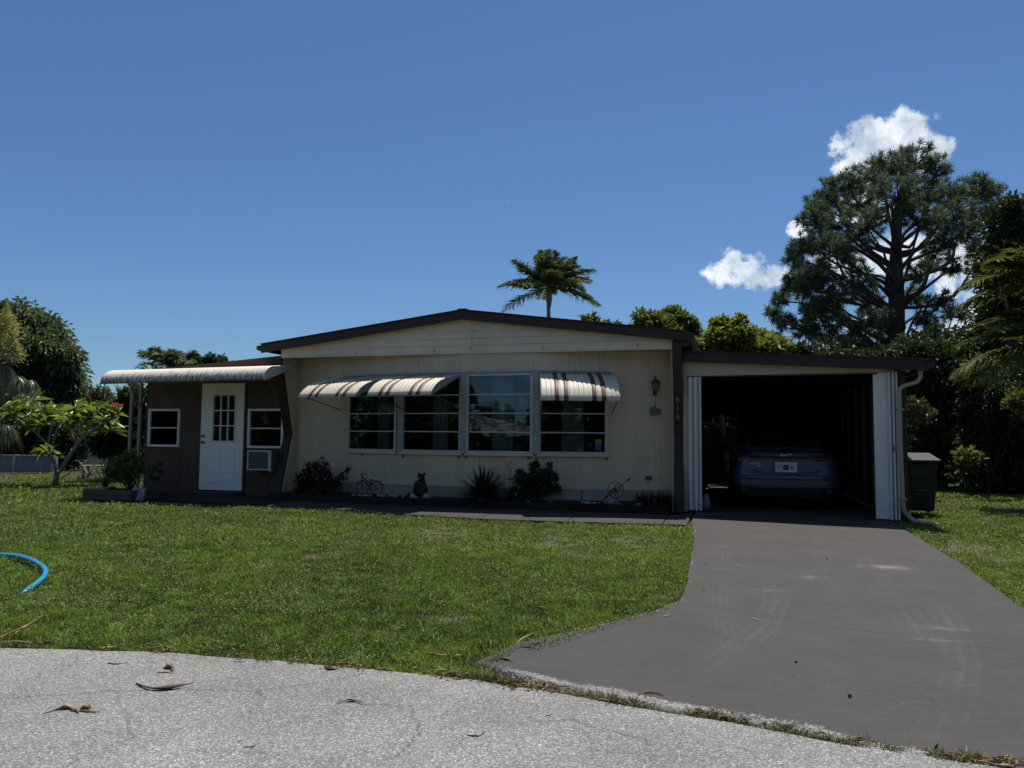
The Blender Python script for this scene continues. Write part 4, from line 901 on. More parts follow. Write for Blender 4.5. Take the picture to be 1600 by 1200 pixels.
for py in (640, 780):
    mb = hb(); q = pp(1406 if py < 700 else 1410.5, py); mb.box(q[0]-.05, q[0]+.05, q[1]-.045, q[1]+.07, q[2]-.012, q[2]+.012); mb.build('strap', pipe_m, dsp)
q = pp(1401, 700, .34); mb = hb(); mb.box(q[0]-.045, q[0]+.035, q[1]-.02, q[1]+.06, q[2]-.06, q[2]+.05); mb.build('switch_box', mat('box_grey', (.3, .3, .29), .5), cp, bevel=.006)
mb = hb(); mb.tube([(q[0], q[1]+.02, q[2]-.06), (q[0]+.01, q[1]+.02, .05)], .009, 6); mb.build('conduit', mat('box_grey', (.3, .3, .29)), cp)
q = pp(1401, 577, .3); mb = hb(); mb.box(q[0]-.025, q[0]+.025, q[1]-.03, q[1]+.02, q[2]-.035, q[2]+.02); mb.build('bracket', clip_m, cp)
# ================================================================== raised bed and what stands in it
BZ = .125
bed_m = mat('bed_soil', (.018, .015, .013), .95, .4, 12, bump=.6, bscale=40)
edge_m = mat('bed_edging', (.016, .013, .012), .8, .35, 6)
bed = MB(); bo = lambda s: float(np.interp(s, [-7.0, -4.6, -2.5, -.03], [.42, .50, .58, .42]))
SS = list(np.linspace(-6.9, -.06, 20))
for a, b in zip(SS[:-1], SS[1:]):
    bed.hexa([W(a, -.62, -.02), W(b, -.62, -.02), W(b, bo(b), -.02), W(a, bo(a), -.02)][::-1], [W(a, -.62, BZ), W(b, -.62, BZ), W(b, bo(b), BZ-.01), W(a, bo(a), BZ-.01)][::-1])
bedo = tag(bed.build('planting_bed', bed_m), kind='structure')
cuts = [-6.92, -5.5, -4.1, -2.7, -1.35, -.05]
for a, b in zip(cuts[:-1], cuts[1:]):
    pa, pb = W(a+.005, bo(a)+.025, (BZ)/2-.01), W(b-.005, bo(b)+.025, (BZ)/2-.01); mb = MB(); mb.bar(pa, pb, .045, BZ+.03); mb.build('edging_board', edge_m, bedo, bevel=.005)
# low dark mulch strip in front of the porch
mb = MB(); mb.hexa([W(-9.6, PO, -.02), W(-6.3, PO, -.02), W(-6.3, 1.2, -.02), W(-9.6, 1.15, -.02)][::-1], [W(-9.6, PO, .004), W(-6.3, PO, .004), W(-6.3, 1.2, .004), W(-9.6, 1.15, .004)][::-1]); tag(mb.build('porch_path', mat('path_dark', (.022, .019, .017), .9, .4, 5, bump=.3)), kind='structure')
def onbed(px, py, z=BZ): p = gnd(px, py, z); return p
def bedpt(px, o):           # on the bed at a given distance out of the facade, under pixel column px
    s_, _ = pl(px, 770, o); return W(s_, o, BZ)
stone_m = [mat('stone_pale', (.40, .38, .35), .85, .3, 10, bump=.4, bscale=25), mat('stone_grey', (.24, .235, .22), .85, .35, 10, bump=.4, bscale=25)]
sr = random.Random(5)
SM = []
for k in range(6):
    mb = MB(); mb.ell((0, 0, 0), (1, .8, .62), 10, 7, 0, .12, sr); me = mb.build('garden_stone', stone_m[k % 2], smooth=True); SM.append(me.data); bpy.data.objects.remove(me)
STN = []
for k in range(46):
    px = [sr.uniform(545, 700), sr.uniform(545, 700), sr.uniform(885, 985), sr.uniform(560, 1000)][k % 4]; o_ = bo(pl(px, 770, .4)[0])-sr.uniform(.02, .16); p = bedpt(px, o_); r_ = sr.uniform(.018, .042)
    if k == 0: px, r_ = 645, .07; p = bedpt(645, .40)
    if k == 1: p = bedpt(619, .40); r_ = .065
    if k == 2: p = bedpt(667, .42); r_ = .085
    if k == 3: p = bedpt(955, .40); r_ = .10
    o = link('garden_stone', SM[k % 6]); o.location = (p[0], p[1], p[2]+r_*.35); o.scale = (r_, r_, r_); o.rotation_euler = (sr.uniform(-.3, .3), sr.uniform(-.3, .3), sr.uniform(0, 6))
    lb = 'small pale stone in the row edging the planting bed below the front windows'
    if k == 0: lb = 'rounded stone left of the bear statue\'s feet'
    if k == 1: lb = 'pale round stone between the ornamental bicycle and the bear'
    if k == 2: lb = 'large pale stone at the right foot of the bear statue'
    if k == 3: lb = 'large grey stone at the foot of the armillary sphere'
    tag(o, lb, 'stone', 'stones along the planting bed'); STN.append((px, o))
row_ = sorted([q for q in STN[4:]], key=lambda q: q[0])
for k, (px, o) in enumerate(row_): o['label'] = 'small stone in the row edging the front bed, %s from the left' % ('%d%s' % (k+1, {1: 'st', 2: 'nd', 3: 'rd'}.get((k+1) % 10 if (k+1)//10 != 1 else 0, 'th')))
# ---- shrubs
def leafcloud(n, blobs, out_bias=.6, up=.4):
    """leaf roots spread through ellipsoidal clumps; returns roots, directions, normals, tint"""
    vol = np.array([b[1]**2 for b in blobs]); pick = rng.choice(len(blobs), n, p=vol/vol.sum())
    c = np.array([b[0] for b in blobs])[pick]; r = np.array([b[1] for b in blobs])[pick][:, None]
    v = norm(rng.normal(0, 1, (n, 3))); rad = rng.random((n, 1))**.45
    P = c+v*r*rad*np.array([1, 1, .85])
    D = norm(v*out_bias+rng.normal(0, .55, (n, 3))+np.array([0, 0, up]))
    Nn = norm(np.array([0, 0, 1.])+v*.5+rng.normal(0, .5, (n, 3)))
    return P, D, Nn, rad[:, 0]
def shrub(name, label, cat, base, blobs, n, ln, wd, m, stem=.012, bark=None, group=None, up=.4, droop=0.):
    t = thing(name, label, cat, base, 0, group); base = np.array(base)
    mb = MB()
    for c, r in blobs:
        q = np.array(c)-base; mid = q*.55+np.array([q[0]*-.15, q[1]*-.15, .02]); mb.tube([(0, 0, 0), tuple(mid*.6), tuple(q)], [stem, stem*.75, stem*.4], 5)
    mb.build('stem', bark or MATS['bark_brown'], t)
    P, D, Nn, rad = leafcloud(n, [(np.array(c)-base, r) for c, r in blobs], .6, up)
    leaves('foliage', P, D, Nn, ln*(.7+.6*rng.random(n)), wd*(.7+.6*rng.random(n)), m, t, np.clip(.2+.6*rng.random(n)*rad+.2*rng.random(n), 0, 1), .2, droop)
    return t
mat('bark_brown', (.10, .075, .055), .9, .35, 9, bump=.5)
croton = foliage('croton_leaf', (.016, .022, .011), (.085, .032, .022), .12, .45, .3)
dkleaf = foliage('dark_shrub_leaf', (.012, .022, .009), (.036, .055, .02), .12, .45, .3)
def pxblob(px, py, rp, o_): s_, z_ = pl(px, py, o_); p = W(s_, o_, z_); return (p, rp*float(np.hypot(p[0], p[1]))/F)
b0 = bedpt(492, .1)
shrub('croton_shrub', 'dark red-green croton shrub beside the left pillar', 'shrub', b0, [pxblob(x, y, r, .1) for x, y, r in [(475, 748, 12), (488, 735, 13), (480, 760, 14), (505, 745, 13), (498, 765, 14), (508, 730, 6), (504, 720, 4), (520, 762, 12), (530, 752, 7), (538, 742, 5), (470, 765, 8), (543, 735, 3)]], 1500, .075, .032, croton)
b0 = bedpt(838, .25)
shrub('leafy_shrub', 'bushy dark shrub under the gap between the right two windows', 'shrub', b0, [pxblob(x, y, r, .25) for x, y, r in [(815, 750, 13), (828, 755, 14), (840, 745, 13), (835, 730, 8), (838, 725, 4), (856, 738, 8), (860, 750, 12), (850, 765, 15), (826, 770, 15), (812, 740, 6), (868, 745, 5), (870, 765, 7), (858, 728, 4), (805, 768, 8)]], 2600, .055, .03, dkleaf)
# spiky rosettes: many stiff straps
def rosette(name, label, cat, base, n, ln, wd, m, spread=1.2, group=None, el0=.2, parent=None, arch=.35):
    t = thing(name, label, cat, base, 0, group) if parent is None else parent
    Vs = []; lo = []; st = []; tt = []; tints = []
    for k in range(n):
        a = rng.random()*2*math.pi; e = el0+(1.45-el0)*rng.random()**.8; l = ln*(.65+.5*rng.random()); w = wd*(.7+.5*rng.random()); tn = rng.random()
        d = np.array([math.cos(a)*math.cos(e), math.sin(a)*math.cos(e), math.sin(e)]); sd_ = np.array([-math.sin(a), math.cos(a), 0])
        i0 = len(Vs)
        for j in range(5):
            u = j/4; p = d*l*u+np.array([math.cos(a), math.sin(a), -1.2])*arch*l*u*u*math.cos(e); ww = w*(.8+.5*u-1.28*u*u)
            Vs.append(p+sd_*ww/2); Vs.append(p-sd_*ww/2); tints += [tn, tn]
        for j in range(4): q = i0+2*j; st.append(len(lo)); tt.append(4); lo += [q, q+1, q+3, q+2]
    fastmesh('leaf_tuft', np.array(Vs)+np.array([0, 0, .01]), lo, st, tt, m, t, np.array(tints)); return t
rosette('spiky_plant', 'spiky dark strap-leaved plant below the uncovered window', 'plant', bedpt(755, .28), 260, .60, .045, dkleaf, el0=.08)
ros2 = rosette('spiky_plant', 'low spiky tuft at the foot of the wind spinner stake', 'plant', bedpt(797, .32), 60, .28, .03, dkleaf)
for k, px in enumerate((998, 1008, 1018, 1028, 1038, 1046)):
    rosette('border_grass', 'low dark border grass clump at the right end of the bed', 'plant', bedpt(px, .15+.05*(k % 3)), 70, .24, .016, dkleaf, group='border grass clumps', el0=.3)
# ---- ornamental bicycle
iron = mat('wrought_iron', (.04, .045, .045), .55, .4, 20, metal=.4)
p0 = bedpt(577, .22)
bk = thing('garden_bicycle', 'small wrought iron ornamental bicycle among the bed stones', 'ornament', p0, -A)
sc = .115
mb = MB(); mb.ring((-.135, 0, sc), sc, .006, (0, 1, 0), 28, 6)
for k in range(8): a_ = k*math.pi/4; mb.tube([(-.135, 0, sc), (-.135+sc*math.cos(a_), 0, sc+sc*math.sin(a_))], .0025, 4)
mb.build('wheel', iron, bk)
mb = MB(); mb.ring((.135, 0, sc), sc, .006, (0, 1, 0), 28, 6)
for k in range(8): a_ = k*math.pi/4; mb.tube([(.135, 0, sc), (.135+sc*math.cos(a_), 0, sc+sc*math.sin(a_))], .0025, 4)
mb.build('wheel', iron, bk)
mb = MB(); mb.tube([(-.15, 0, .32), (.02, 0, .20)], .011, 6); mb.tube([(-.13, 0, .26), (.01, 0, .14)], .009, 6); mb.tube([(-.155, 0, .34), (-.135, 0, sc)], .008, 6); mb.tube([(.02, 0, .25), (.02, 0, .08), (.135, 0, sc)], .008, 6); mb.tube([(.02, 0, .22), (.135, 0, sc)], .006, 6)
mb.build('frame', iron, bk)
mb = MB(); mb.tube([(-.10, -.09, .345), (-.13, -.06, .36), (-.155, 0, .345), (-.13, .06, .36), (-.10, .09, .345)], .007, 6); mb.build('handlebar', iron, bk)
mb = MB(); mb.ell((.03, 0, .26), (.05, .028, .014), 10, 6); mb.build('saddle', iron, bk)
for sx in (-1, 1):
    mb = MB(); mb.tube([(.135*sx+sc*1.12*math.cos(a_), 0, sc+sc*1.12*math.sin(a_)) for a_ in np.linspace(.35, 2.6, 12)], .008, 5); mb.build('mudguard', iron, bk)
# ---- bear statue
bearm = mat('bear_black', (.022, .020, .020), .6, .35, 14, bump=.4, bscale=40)
p0 = bedpt(658, .27); bear = thing('bear_statue', 'small black bear statue sitting among stones in front of the wall', 'statue', p0, -A+R(-8))
mb = MB()
mb.ell((0, .02, .12), (.105, .10, .125), 14, 10); mb.ell((0, .0, .23), (.08, .075, .09), 14, 10); mb.ell((.012, -.03, .335), (.066, .062, .062), 14, 10)
mb.ell((.014, -.085, .318), (.034, .04, .028), 12, 8)
for sx in (-1, 1):
    mb.ell((.012+sx*.055, -.012, .388), (.024, .015, .026), 10, 8)
    mb.tube([(sx*.065, -.02, .26), (sx*.085, -.06, .17), (sx*.08, -.10, .07), (sx*.085, -.13, .03)], [.035, .032, .028, .03], 10)
    mb.tube([(sx*.07, .0, .06), (sx*.12, -.07, .05), (sx*.135, -.15, .04)], [.055, .045, .034], 10); mb.ell((sx*.137, -.165, .05), (.03, .025, .042), 10, 8)
body = mb.build('body', bearm, bear, smooth=True); rm = body.modifiers.new('remesh', 'REMESH'); rm.mode = 'VOXEL'; rm.voxel_size = .009; rm.use_smooth_shade = True
mb = MB(); mb.ell((.014, -.105, .315), (.028, .025, .022), 12, 8); mb.build('muzzle', mat('bear_muzzle', (.21, .19, .19), .7), bear, smooth=True)
mb = MB(); mb.ell((.014, -.128, .324), (.012, .008, .009), 8, 6); mb.build('nose', clip_m, bear)
for sx in (-1, 1): mb = MB(); mb.ell((.013+sx*.026, -.085, .355), .007, 8, 6); mb.build('eye', clip_m, bear)
# ---- wind spinner stake
p0 = bedpt(797.5, .36); sp_ = thing('wind_spinner', 'thin wind spinner stake with a pale lacy disc next to the bushy shrub', 'ornament', p0, -A)
silv = mat('spinner_silver', (.33, .33, .31), .45, .3, 12, metal=.4)
mb = MB(); mb.tube([(0, 0, -.05), (0, 0, .50)], .006, 6); mb.build('stake', iron, sp_)
mb = MB(); mb.box(-.045, .045, -.012, .012, .325, .345); mb.build('crossbar', iron, sp_)
mb = MB(); mb.ring((0, -.01, .55), .085, .004, (0, 1, 0), 26, 5); mb.build('rim', silv, sp_)
for k in range(10):
    a_ = k*2*math.pi/10; d_ = Vector((math.cos(a_), 0, math.sin(a_))); q_ = Vector((-math.sin(a_), .35, math.cos(a_))); c_ = Vector((0, -.01, .55))
    mb = MB(); mb.hexa([c_+d_*.015, c_+d_*.05+q_*.014, c_+d_*.083, c_+d_*.05-q_*.014], [c_+d_*.015+Vector((0, .003, 0)), c_+d_*.05+q_*.014+Vector((0, .003, 0)), c_+d_*.083+Vector((0, .003, 0)), c_+d_*.05-q_*.014+Vector((0, .003, 0))]); mb.build('blade', silv, sp_)
# ---- solar path light
def solar(px, o_, label, h=.17):
    p = bedpt(px, o_); t = thing('solar_light', label, 'garden light', p, -A, 'solar lights in the bed')
    mb = MB(); mb.tube([(0, 0, -.05), (0, 0, h-.05)], .008, 6); mb.build('stake', iron, t)
    mb = MB(); mb.lathe([(.014, h-.055), (.017, h-.01), (.017, h-.002)], seg=12); mb.build('lens', mat('lamp_lens', (.2, .2, .19), .3), t)
    mb = MB(); mb.lathe([(.032, h-.002), (.035, h+.006), (.02, h+.014), (.004, h+.016)], seg=14); mb.build('cap', iron, t)
solar(909, .32, 'black solar stake light between the bushy shrub and the armillary sphere')
solar(806, .42, 'black solar stake light beside the wind spinner', .14)
# ---- armillary sphere
p0 = bedpt(962, .30); ar = thing('armillary_sphere', 'dark metal armillary sphere with an arrow through it', 'ornament', p0, -A)
mb = MB(); mb.lathe([(.045, 0), (.05, .015), (.018, .04), (.014, .075), (.02, .09)], seg=14); mb.build('base', iron, ar)
c_ = (0, 0, .215)
for ax in ((.1, 1, 0), (.75, .45, -.55), (-.5, .25, .85)): mb = MB(); mb.ring(c_, .125, .006, ax, 30, 6); mb.build('ring', iron, ar)
d_ = Vector((.78, -.1, .62)).normalized(); cc = Vector(c_); mb = MB(); mb.tube([cc-d_*.20, cc+d_*.27], .005, 6); ao = mb.build('arrow', iron, ar)
mb = MB(); mb.tube([cc+d_*.22, cc+d_*.245, cc+d_*.30], [.004, .02, .002], 8); mb.build('arrow_head', iron, ao)
mb = MB(); mb.hexa([cc-d_*.23+Vector((0, 0, .02)), cc-d_*.16+Vector((0, 0, .02)), cc-d_*.16-Vector((0, 0, .02)), cc-d_*.23-Vector((0, 0, .02))], [cc-d_*.23+Vector((0, .004, .02)), cc-d_*.16+Vector((0, .004, .02)), cc-d_*.16+Vector((0, .004, -.02)), cc-d_*.23+Vector((0, .004, -.02))]); mb.build('arrow_tail', iron, ao)
mb = MB(); mb.ell(c_, .028, 12, 8); mb.build('globe', iron, ar, smooth=True)
# ---- wall lantern and hanging plaque
t = FC[3].t_of(1023, 610); Lm = FC[3].M; lp = C0+np.array([0, 0, 0]); fpos = Matrix.Translation(tuple(C0)) @ Matrix.Rotation(-A, 4, 'Z') @ Lm @ Matrix.Translation((t, 0, 0))
lan = thing('wall_lantern', 'old dark metal wall lantern on the beige siding right of the windows', 'lamp', fpos.translation, fpos.to_euler().z)
lz = 2.0; lmet = mat('lantern_metal', (.085, .075, .065), .55, .4, 18, metal=.4)
mb = MB(); mb.box(-.03, .03, -.02, -.001, lz-.16, lz+.02); mb.tube([(0, -.02, lz-.10), (0, -.06, lz-.15), (0, -.085, lz-.09)], .008, 6); mb.build('bracket', lmet, lan)
mb = MB(); mb.lathe([(.03, lz-.08), (.062, lz+.035)], (0, -.085, 0), 6); mb.build('glass', mat('lantern_glass', (.20, .19, .17), .25, .3, 20), lan)
mb = MB()
for k in range(6): a_ = k*math.pi/3; mb.tube([(.033*math.cos(a_), -.085+.033*math.sin(a_), lz-.085), (.066*math.cos(a_), -.085+.066*math.sin(a_), lz+.037)], .004, 5)
mb.build('cage', lmet, lan)
mb = MB(); mb.lathe([(.078, lz+.036), (.080, lz+.046), (.05, lz+.085), (.022, lz+.10), (.012, lz+.12), (.016, lz+.135), (.003, lz+.155)], (0, -.085, 0), 12); mb.build('roof', lmet, lan)
mb = MB(); mb.lathe([(.004, lz-.16), (.013, lz-.12), (.03, lz-.082)], (0, -.085, 0), 8); mb.build('finial', lmet, lan)
zc = pl(1023, 642, -.3)[1]
pq = thing('wall_plaque', 'round two-toned plaque hanging on a cord below the wall lantern', 'plaque', fpos.translation, fpos.to_euler().z)
mb = MB(); mb.tube([(0, -.075, lz-.14), (.004, -.03, zc+.07)], .004, 5); mb.build('cord', clip_m, pq)
def disc(mb, x, z, r, y0, y1, seg=24): mb.hexa([(x+r*math.cos(2*math.pi*k/seg), y0, z+r*math.sin(2*math.pi*k/seg)) for k in range(seg)], [(x+r*math.cos(2*math.pi*k/seg), y1, z+r*math.sin(2*math.pi*k/seg)) for k in range(seg)])
mb = MB(); disc(mb, -.02, zc, .078, -.012, -.002); mb.build('disc', mat('plaque_blue', (.17, .21, .22), .5, .35, 18), pq)
mb = MB(); disc(mb, .052, zc-.005, .055, -.022, -.013); mb.build('disc', mat('plaque_tan', (.30, .27, .21), .5, .4, 25), pq)
for k in range(8):
    a_ = k*math.pi/4; mb = MB(); mb.ell((.052+.036*math.cos(a_), -.023, zc-.005+.036*math.sin(a_)), (.008, .004, .011), 8, 5); mb.build('petal', clip_m, pq)
mb = MB(); mb.ell((.052, -.024, zc-.005), (.012, .006, .012), 8, 5); mb.build('centre', clip_m, pq)

# ================================================================== left side: planter, shrubs, slab of stone
tim = mat('weathered_timber', (.12, .10, .075), .85, .4, 5, stretch=(1, 6, 6), bump=.3)
pA = gnd(128, 781); pB = gnd(203, 783)
pb = thing('timber_planter', 'low weathered timber planter box at the left end of the porch', 'planter', (pA+pB)/2, math.atan2(pB[1]-pA[1], pB[0]-pA[0]))
Lh = np.linalg.norm(pB-pA)/2
for k in range(2): mb = MB(); mb.box(-Lh, Lh, 0, .04, .002+.088*k, .086+.088*k); mb.build('board', tim, pb, bevel=.006)
for sx in (-1, 1):
    for k in range(2): mb = MB(); mb.box(sx*Lh-(.04 if sx > 0 else 0), sx*Lh+(0 if sx > 0 else .04), .041, .80, .002+.088*k, .086+.088*k); mb.build('board', tim, pb, bevel=.006)
mb = MB(); mb.box(-Lh+.02, -Lh+.42, -.01, .10, .177, .21); mb.build('cap_board', mat('pale_timber', (.26, .235, .18), .8, .3, 5, stretch=(1, 6, 6)), pb, bevel=.005)
mb = MB(); mb.box(-Lh+.04, Lh-.04, .04, .79, 0, .15); mb.build('soil', bed_m, pb)
brom = foliage('bromeliad_leaf', (.04, .045, .025), (.20, .19, .11), .2, .4, .4)
p0 = gnd(165, 764, .15)
rosette('bromeliad', 'straggly pale strap-leaved bromeliad in the timber planter', 'plant', p0, 34, .62, .035, brom, el0=.25)
rosette('bromeliad', 'grey upper bromeliad tuft leaning out left of the planter', 'plant', at(140, 735, 13.3)-np.array([0, 0, .1]), 18, .36, .035, foliage('bromeliad_grey', (.16, .17, .14), (.4, .4, .34), .15, .5, .3), el0=.1)
hib = foliage('hibiscus_leaf', (.03, .06, .015), (.17, .22, .05), .35, .4, .4)
pb0 = gnd(207, 766, .1); Yh = 13.6
def yb(px, py, rp, Y, dd=0): return (at(px, py, Y+dd), rp*Y/F)
shrub('hibiscus_bush', 'round leafy green bush in front of the porch corner post', 'shrub', np.array([pb0[0], pb0[1], 0]), [yb(x, y, r, Yh) for x, y, r in [(180, 728, 13), (195, 722, 14), (203, 712, 9), (190, 738, 15), (207, 735, 16), (172, 738, 9), (216, 725, 12), (200, 748, 12), (180, 745, 10)]], 1400, .075, .042, hib, .014)
p0 = gnd(282, 770, .02)
for k, (px, py, ln) in enumerate([(262, 768, .34), (243, 768, .28), (228, 767, .3)]):
    q = gnd(px, py, .0); rosette('porch_plant', ['dark fan of narrow leaves nearest the white door', 'dark narrow-leaved plant under the porch window', 'dark narrow-leaved plant beside the pale stone slab'][k], 'plant', q, 40, ln, .02, dkleaf, group='plants along the porch', el0=.5)
shrub('twiggy_plant', 'thin dark twiggy plant against the brown porch wall', 'plant', gnd(245, 766), [yb(x, y, r, 13.9) for x, y, r in [(248, 728, 6), (238, 735, 5), (250, 740, 6), (243, 750, 6), (235, 745, 4)]], 160, .06, .022, dkleaf, .006)
p0 = gnd(209, 782); st = thing('stone_slab', 'rough pale stone slab leaning at the planter corner', 'stone', p0, -A+.2)
mb = MB(Matrix.Rotation(R(-24), 4, 'X')); mb.hexa([(-.15, 0, 0), (.13, .01, 0), (.13, .08, 0), (-.15, .08, 0)], [(-.10, .02, .24), (.16, .01, .25), (.15, .07, .24), (-.09, .07, .23)]); sb_ = mb.build('slab', mat('coral_stone', (.34, .34, .35), .9, .6, 22, col2=(.09, .09, .10), bump=.9, bscale=30, contrast=1.6), st, bevel=.02)
# ================================================================== trash bin on the right
p0 = gnd(1436, 808); bn = thing('trash_bin', 'dark green wheeled trash bin behind the carport downspout', 'trash bin', at(1433, 800, 12.2)*np.array([1, 1, 0]), -A)
binm = mat('bin_plastic', (.010, .015, .013), .5, .25, 6, spec=.4); bn.scale = (.86, .86, .90); 
mb = MB(); mb.hexa([(-.24, -.25, .06), (.24, -.25, .06), (.24, .27, .06), (-.24, .27, .06)], [(-.29, -.34, .90), (.29, -.34, .90), (.29, .36, .90), (-.29, .36, .90)]); mb.build('body', binm, bn, bevel=.03)
mb = MB(); mb.box(-.315, .315, -.37, .385, .885, .925); mb.build('rim', binm, bn, bevel=.012)
mb = MB(); mb.hexa([(-.335, -.41, .927), (.335, -.41, .927), (.335, .40, .945), (-.335, .40, .945)], [(-.31, -.38, .955), (.31, -.38, .955), (.31, .38, 1.05), (-.31, .38, 1.05)]); mb.build('lid', mat('bin_lid', (.12, .125, .125), .33, .2, 8, spec=.7), bn, bevel=.012)  # lid coloured paler than the body, for the sky's sheen on its top
mb = MB(); mb.box(-.12, .12, -.335, -.30, .40, .43); mb.build('grip_bar', mat('bin_grip', (.06, .065, .06), .4), bn, bevel=.006)
mb = MB(); mb.box(-.19, .17, -.36, -.30, .62, .85); mb.build('front_panel', binm, bn, bevel=.02)
for sx in (-1, 1):
    mb = MB(Matrix.Translation((sx*.25, .27, .1)) @ Matrix.Rotation(R(90), 4, 'Y')); mb.lathe([(.10, -.025), (.10, .025)], seg=18); mb.build('wheel', clip_m, bn)
mb = MB(); mb.tube([(-.25, .39, .9), (-.25, .46, .93), (.25, .46, .93), (.25, .39, .9)], .014, 6); mb.build('handle', binm, bn)
# ================================================================== the parked sedan
cpos = at(1229, 790, 12.35); s_c, o_c = so(cpos)
car = thing('parked_car', 'dark blue sedan parked nose-in inside the carport, rear plate showing', 'car', W(s_c, o_c, .012), -A)
paint = mat('car_paint', (.07, .095, .15), .26, .15, 3, spec=.7, metal=.35)
blk = mat('car_black', (.012, .012, .013), .5, .2, 10); chrome = mat('badge_chrome', (.62, .63, .64), .25, .05, 5, metal=.6)
red = mat('tail_red', (.22, .02, .018), .2, .2, 20, spec=.7)
# body: rings along the length (y), half section from sill over shoulder to deck
ST_ = [  # y, half width at bumper, half width at belt, sill z, belt z, deck z, deck half width
    (.00, .62, .60, .34, .86, .93, .50), (.03, .76, .70, .28, .88, .985, .58), (.12, .83, .76, .24, .90, 1.01, .66), (.35, .87, .80, .20, .91, 1.03, .70), (.75, .89, .83, .18, .91, 1.03, .72),
    (1.3, .90, .85, .17, .91, 1.0, .74), (2.2, .90, .86, .17, .91, .98, .75), (3.1, .90, .86, .17, .89, .96, .74), (3.8, .89, .84, .18, .84, .90, .70), (4.3, .84, .78, .22, .74, .79, .62), (4.52, .70, .62, .30, .62, .66, .5)]
mb = MB(); rings = []
for y, wb, wt, zs, zb_, zd, wd_ in ST_:
    half = [(wb*.82, zs), (wb*.97, zs+.10), (wb, zs+.26), (wb*.985, (zs+zb_)/2+.10), (wt+.01, zb_-.05), (wt-.03, zb_+.01), (wd_, zd), (wd_*.5, zd+.012), (0, zd+.016)]
    full = half+[(-x, z) for x, z in half[-2::-1]]; rings.append([mb.pt((x, y+.03*(abs(x)/.8)**2*(1 if y < .3 else 0), z)) for x, z in full])
for a, b in zip(rings[:-1], rings[1:]):
    for k in range(len(a)-1): mb.face((a[k+1], a[k], b[k], b[k+1]))
    mb.face((a[0], a[-1], b[-1], b[0]))
mb.face(rings[0]); mb.face(rings[-1][::-1])
cb = mb.build('body', paint, car, smooth=True); ss_ = cb.modifiers.new('sub', 'SUBSURF'); ss_.levels = 1; ss_.render_levels = 2
# greenhouse
mb = MB(); GH = [(.62, .68, 1.0, .60, 1.03), (1.15, .72, .98, .56, 1.33), (1.9, .74, .96, .57, 1.40), (2.6, .74, .95, .55, 1.36), (3.35, .70, .92, .50, .97)]
rings = [[mb.pt(p) for p in ((-a, y, z0), (-b, y, z1), (-b*.5, y, z1+.02), (b*.5, y, z1+.02), (b, y, z1), (a, y, z0))] for y, a, z0, b, z1 in GH]
for a, b in zip(rings[:-1], rings[1:]):
    for k in range(5): mb.face((a[k], a[k+1], b[k+1], b[k]))
mb.face(rings[0][::-1]); mb.build('cabin', paint, car, smooth=True)
carglass = mat('car_glass', (.012, .015, .018), .08, .1, 3, spec=.8)
mb = MB(); mb.poly([(-.55, .70, 1.075), (.55, .70, 1.075), (.49, 1.10, 1.325), (-.49, 1.10, 1.325)]); o = mb.build('rear_window', carglass, car); o.modifiers.new('t', 'SOLIDIFY').thickness = .02; o.modifiers['t'].offset = 1
# rear lights: full-width bar
mb = MB(); mb.box(-.60, .60, -.022, .02, .885, .905); mb.build('light_bar', red, car, bevel=.006)
for sx in (-1, 1):
    mb = MB(); mb.hexa([(sx*.42, -.018, .86), (sx*.42, -.018, .905), (sx*.42, .05, .905), (sx*.42, .05, .86)], [(sx*.74, .075, .84), (sx*.74, .075, .905), (sx*.74, .2, .905), (sx*.74, .2, .84)]); mb.build('tail_light', red, car, bevel=.008)
mb = MB(); mb.box(-.58, .58, -.016, .03, .908, .94); mb.build('black_strip', blk, car, bevel=.006)
# boot lid spoiler edge
mb = MB(); mb.hexa([(-.56, -.01, .965), (.56, -.01, .965), (.52, .12, 1.005), (-.52, .12, 1.005)], [(-.56, -.015, .985), (.56, -.015, .985), (.52, .12, 1.03), (-.52, .12, 1.03)]); mb.build('spoiler', paint, car, bevel=.01)
# plate recess crease, bumper shelf, lower valance
mb = MB(); mb.tube([(-.50, .0, .70), (-.42, -.02, .655), (-.2, -.032, .635), (.2, -.032, .635), (.42, -.02, .655), (.50, .0, .70)], .013, 8); mb.build('lid_crease', paint, car, smooth=True)
mb = MB(); mb.hexa([(-.76, .035, .53), (-.55, -.04, .53), (.55, -.04, .53), (.76, .035, .53), (.76, .2, .53), (-.76, .2, .53)], [(-.76, .035, .60), (-.55, -.035, .60), (.55, -.035, .60), (.76, .035, .60), (.76, .2, .60), (-.76, .2, .60)]); mb.build('bumper', paint, car, bevel=.02)
mb = MB(); mb.hexa([(-.70, .03, .22), (-.5, -.02, .22), (.5, -.02, .22), (.70, .03, .22), (.70, .2, .22), (-.70, .2, .22)], [(-.74, .03, .40), (-.5, -.035, .40), (.5, -.035, .40), (.74, .03, .40), (.74, .2, .40), (-.74, .2, .40)]); mb.build('valance', blk, car, bevel=.02)
for sx in (-1, 1): mb = MB(); mb.box(sx*.6-.07, sx*.6+.07, .0, .04, .33, .36); mb.build('reflector', red, car, bevel=.005)
RX = Matrix.Rotation(R(90), 4, 'X')
